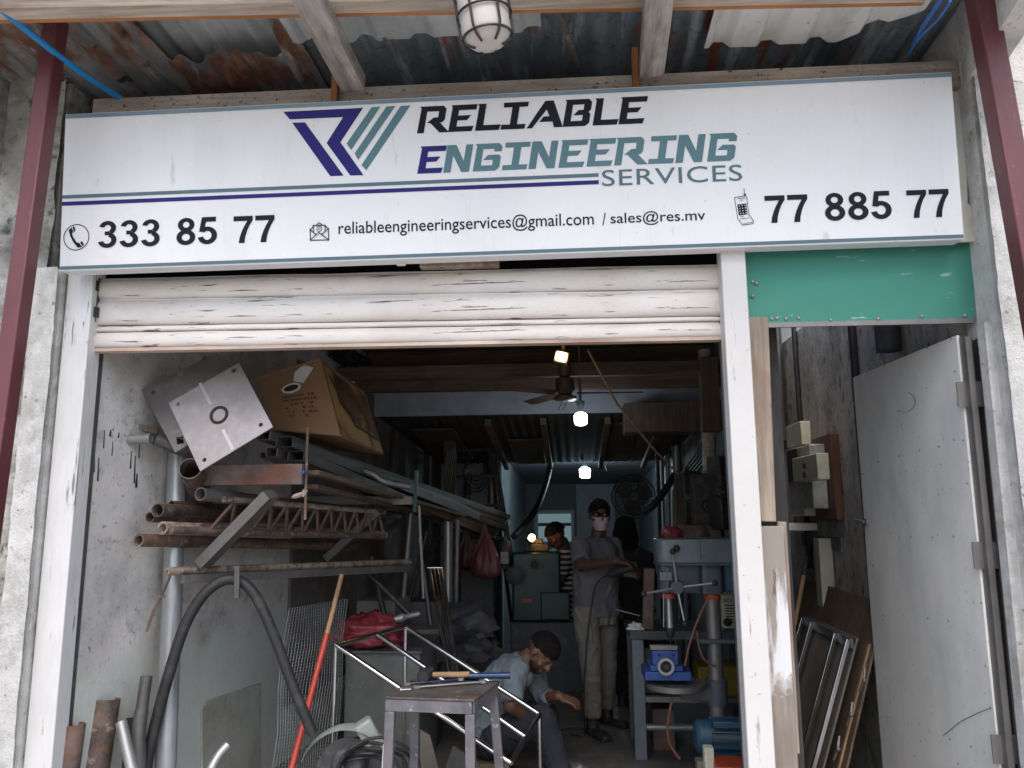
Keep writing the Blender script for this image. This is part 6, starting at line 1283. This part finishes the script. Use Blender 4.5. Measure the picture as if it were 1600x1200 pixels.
for y in (-.09, .09): b.tube([P(893,970,Ys)+V((0,y,0)), P(892,1040,Ys)+V((0,y,0)), V((P(893,1040,Ys).x, Ys+y, .09))], [.10,.075,.06], 14)
grown(b, .012, 3, 'trousers', m_navycloth, st_, 0.011)
for y in (-.09, .09): shoe(V((P(893,1040,Ys).x, Ys+y, 0)), (-1, -.2), m_shoe, st_)
hair(hs, SR, 1.03, m_hair, st_)

# ---- crouching man in the foreground
Yc = 4.9
cm = thing('person', V((P(790, 1200, Yc).x, Yc, 0)), 'crouching man in a pale blue grey shirt looking down at the floor', 'person')
h2 = P(846, 1021, Yc); CRt = head_axes((.52, -.42, -.74), (.62, -.12, .62)); 
nb = P(818, 1036, Yc+.03); hipc = V((P(768, 1142, Yc+.1).x, Yc+.12, .24)); wdc = V((.30, .95, 0)).normalized()
shn, shf = P(806, 1046, Yc-.15), P(836, 1052, Yc+.22); eln, wrn = P(798, 1102, Yc-.26), P(824, 1122, Yc-.16)
elf, wrf = P(846, 1090, Yc+.20), P(872, 1088, Yc+.05)
hpn, hpf = hipc+V((.02,-.11,0)), hipc+V((.02,.11,0)); knn, knf = P(846, 1122, Yc-.22), P(850, 1112, Yc+.22)
ann, anf = V((P(880, 1180, Yc-.25).x, Yc-.25, .10)), V((P(862, 1190, Yc+.2).x+.03, Yc+.2, .10))
b = B(); head(b, h2, CRt, 1.02); b.tube([h2+CRt @ V((0,-.03,-.055)), nb], [.056,.068], 16)
def rings(pts, wds):
    return [(p, a, d, wd_) for p, a, d, wd_ in pts]
def chain_torso(b, path, n=24):   # path: (centre, half width, half depth); sections square to the spine
    o = len(b.v); m_ = len(path)
    for i, (c, a, d) in enumerate(path):
        t = (path[min(i+1, m_-1)][0]-path[max(i-1, 0)][0]).normalized(); w_ = (wdc-t*wdc.dot(t)).normalized(); q_ = t.cross(w_)
        for k in range(n):
            q = 2*PI*k/n; cs_, sn = math.cos(q), math.sin(q); b.v.append(c+w_*a*math.copysign(abs(cs_)**.85, cs_)+q_*d*math.copysign(abs(sn)**.85, sn))
    for i in range(m_-1):
        for k in range(n): b.f.append((o+i*n+k, o+i*n+(k+1) % n, o+(i+1)*n+(k+1) % n, o+(i+1)*n+k))
    b.f.append(tuple(o+k for k in reversed(range(n)))); b.f.append(tuple(o+(m_-1)*n+k for k in range(n)))
mid = P(784, 1070, Yc+.06); low = P(770, 1115, Yc+.1)
chain_torso(b, [(nb, .08, .06), (P(808, 1044, Yc+.04), .16, .09), (mid, .165, .115), (low, .15, .115), (hipc, .16, .12)])
b.sph([(shn, .055), (eln, .044), (wrn, .031)]); b.sph([(shf, .055), (elf, .044), (wrf, .031)])
hand(b, wrn, (.8,-.2,-.25), (0,-.5,1), 1.05, .8, 1); hand(b, wrf, (.9,-.25,-.2), (0,-.3,1), 1.05, .7, 1)
for h_, k_, a_ in ((hpn, knn, ann), (hpf, knf, anf)): b.sph([(h_, .085), (k_, .06), (a_, .042)])
grown(b, .0062, 3, 'body', m_skin, cm)
b = B()
chain_torso(b, [(P(821, 1030, Yc+.03), .070, .062), (P(816, 1036, Yc+.03), .105, .078), (P(808, 1043, Yc+.04), .172, .105), (P(798, 1054, Yc+.05), .178, .122), (mid, .178, .130), (low, .168, .128), (hipc+V((0,0,.03)), .174, .132)])
b.tube([shn, shn.lerp(eln, .5), eln+V((0,0,.01))], [.075,.070,.064], 16).ell(shn, (.078,.075,.07)).tube([shf, elf, elf.lerp(wrf, .5)], [.072,.062,.05], 16).ell(shf, (.074,.07,.066))
grown(b, .008, 4, 'shirt', m_tee, cm, 0.012)
b = B()
for h_, k_, a_ in ((hpn, knn, ann), (hpf, knf, anf)): b.tube([h_, h_.lerp(k_, .5), k_], [.108,.098,.080], 18).ell(k_, (.08,.08,.08)).tube([k_, k_.lerp(a_, .5), a_], [.080,.072,.060], 18)
b.ell(hipc+V((-.01,0,-.01)), (.13,.185,.13))
grown(b, .009, 4, 'trousers', m_navycloth, cm, 0.011)
shoe(ann, (.9,-.35), mat('grey trainer', (.10,.11,.12), .6, 0, (((.4,.4,.4), 20, .6, .66, U, .7),)), cm); shoe(anf, (.95,-.2), bpy.data.materials['grey trainer'], cm)
hair(h2, CRt, 1.02, m_hair, cm)
b = B()
for c_, r_2 in (((0,.052,-.072), (.040,.036,.030)), ((.035,.03,-.055), (.026,.045,.035)), ((-.035,.03,-.055), (.026,.045,.035)), ((0,.084,-.040), (.026,.010,.006))): b.ell(h2+CRt @ V(c_)*1.02, r_2, CRt, 14, 9)
obj('beard', b, mat('dark stubble', (.035,.022,.016), .8, 0, (), ((160, .4, U),), .2, 20, .2), cm)
obj('low_stool', B().bx(hipc.x-.13, hipc.x+.12, hipc.y-.15, hipc.y+.15, .004, hipc.z-.13), m_darkwood, None, 'low dark wooden stool under the crouching man', 'stool', bevel=.008)
obj('dust_mask', B().ell(P(826, 1062, Yc-.14), (.03,.02,.045), Rxyz(0, 20, 20), 12, 8), m_darkgrey, None, 'grey respirator hanging on the crouching man\'s chest', 'respirator')
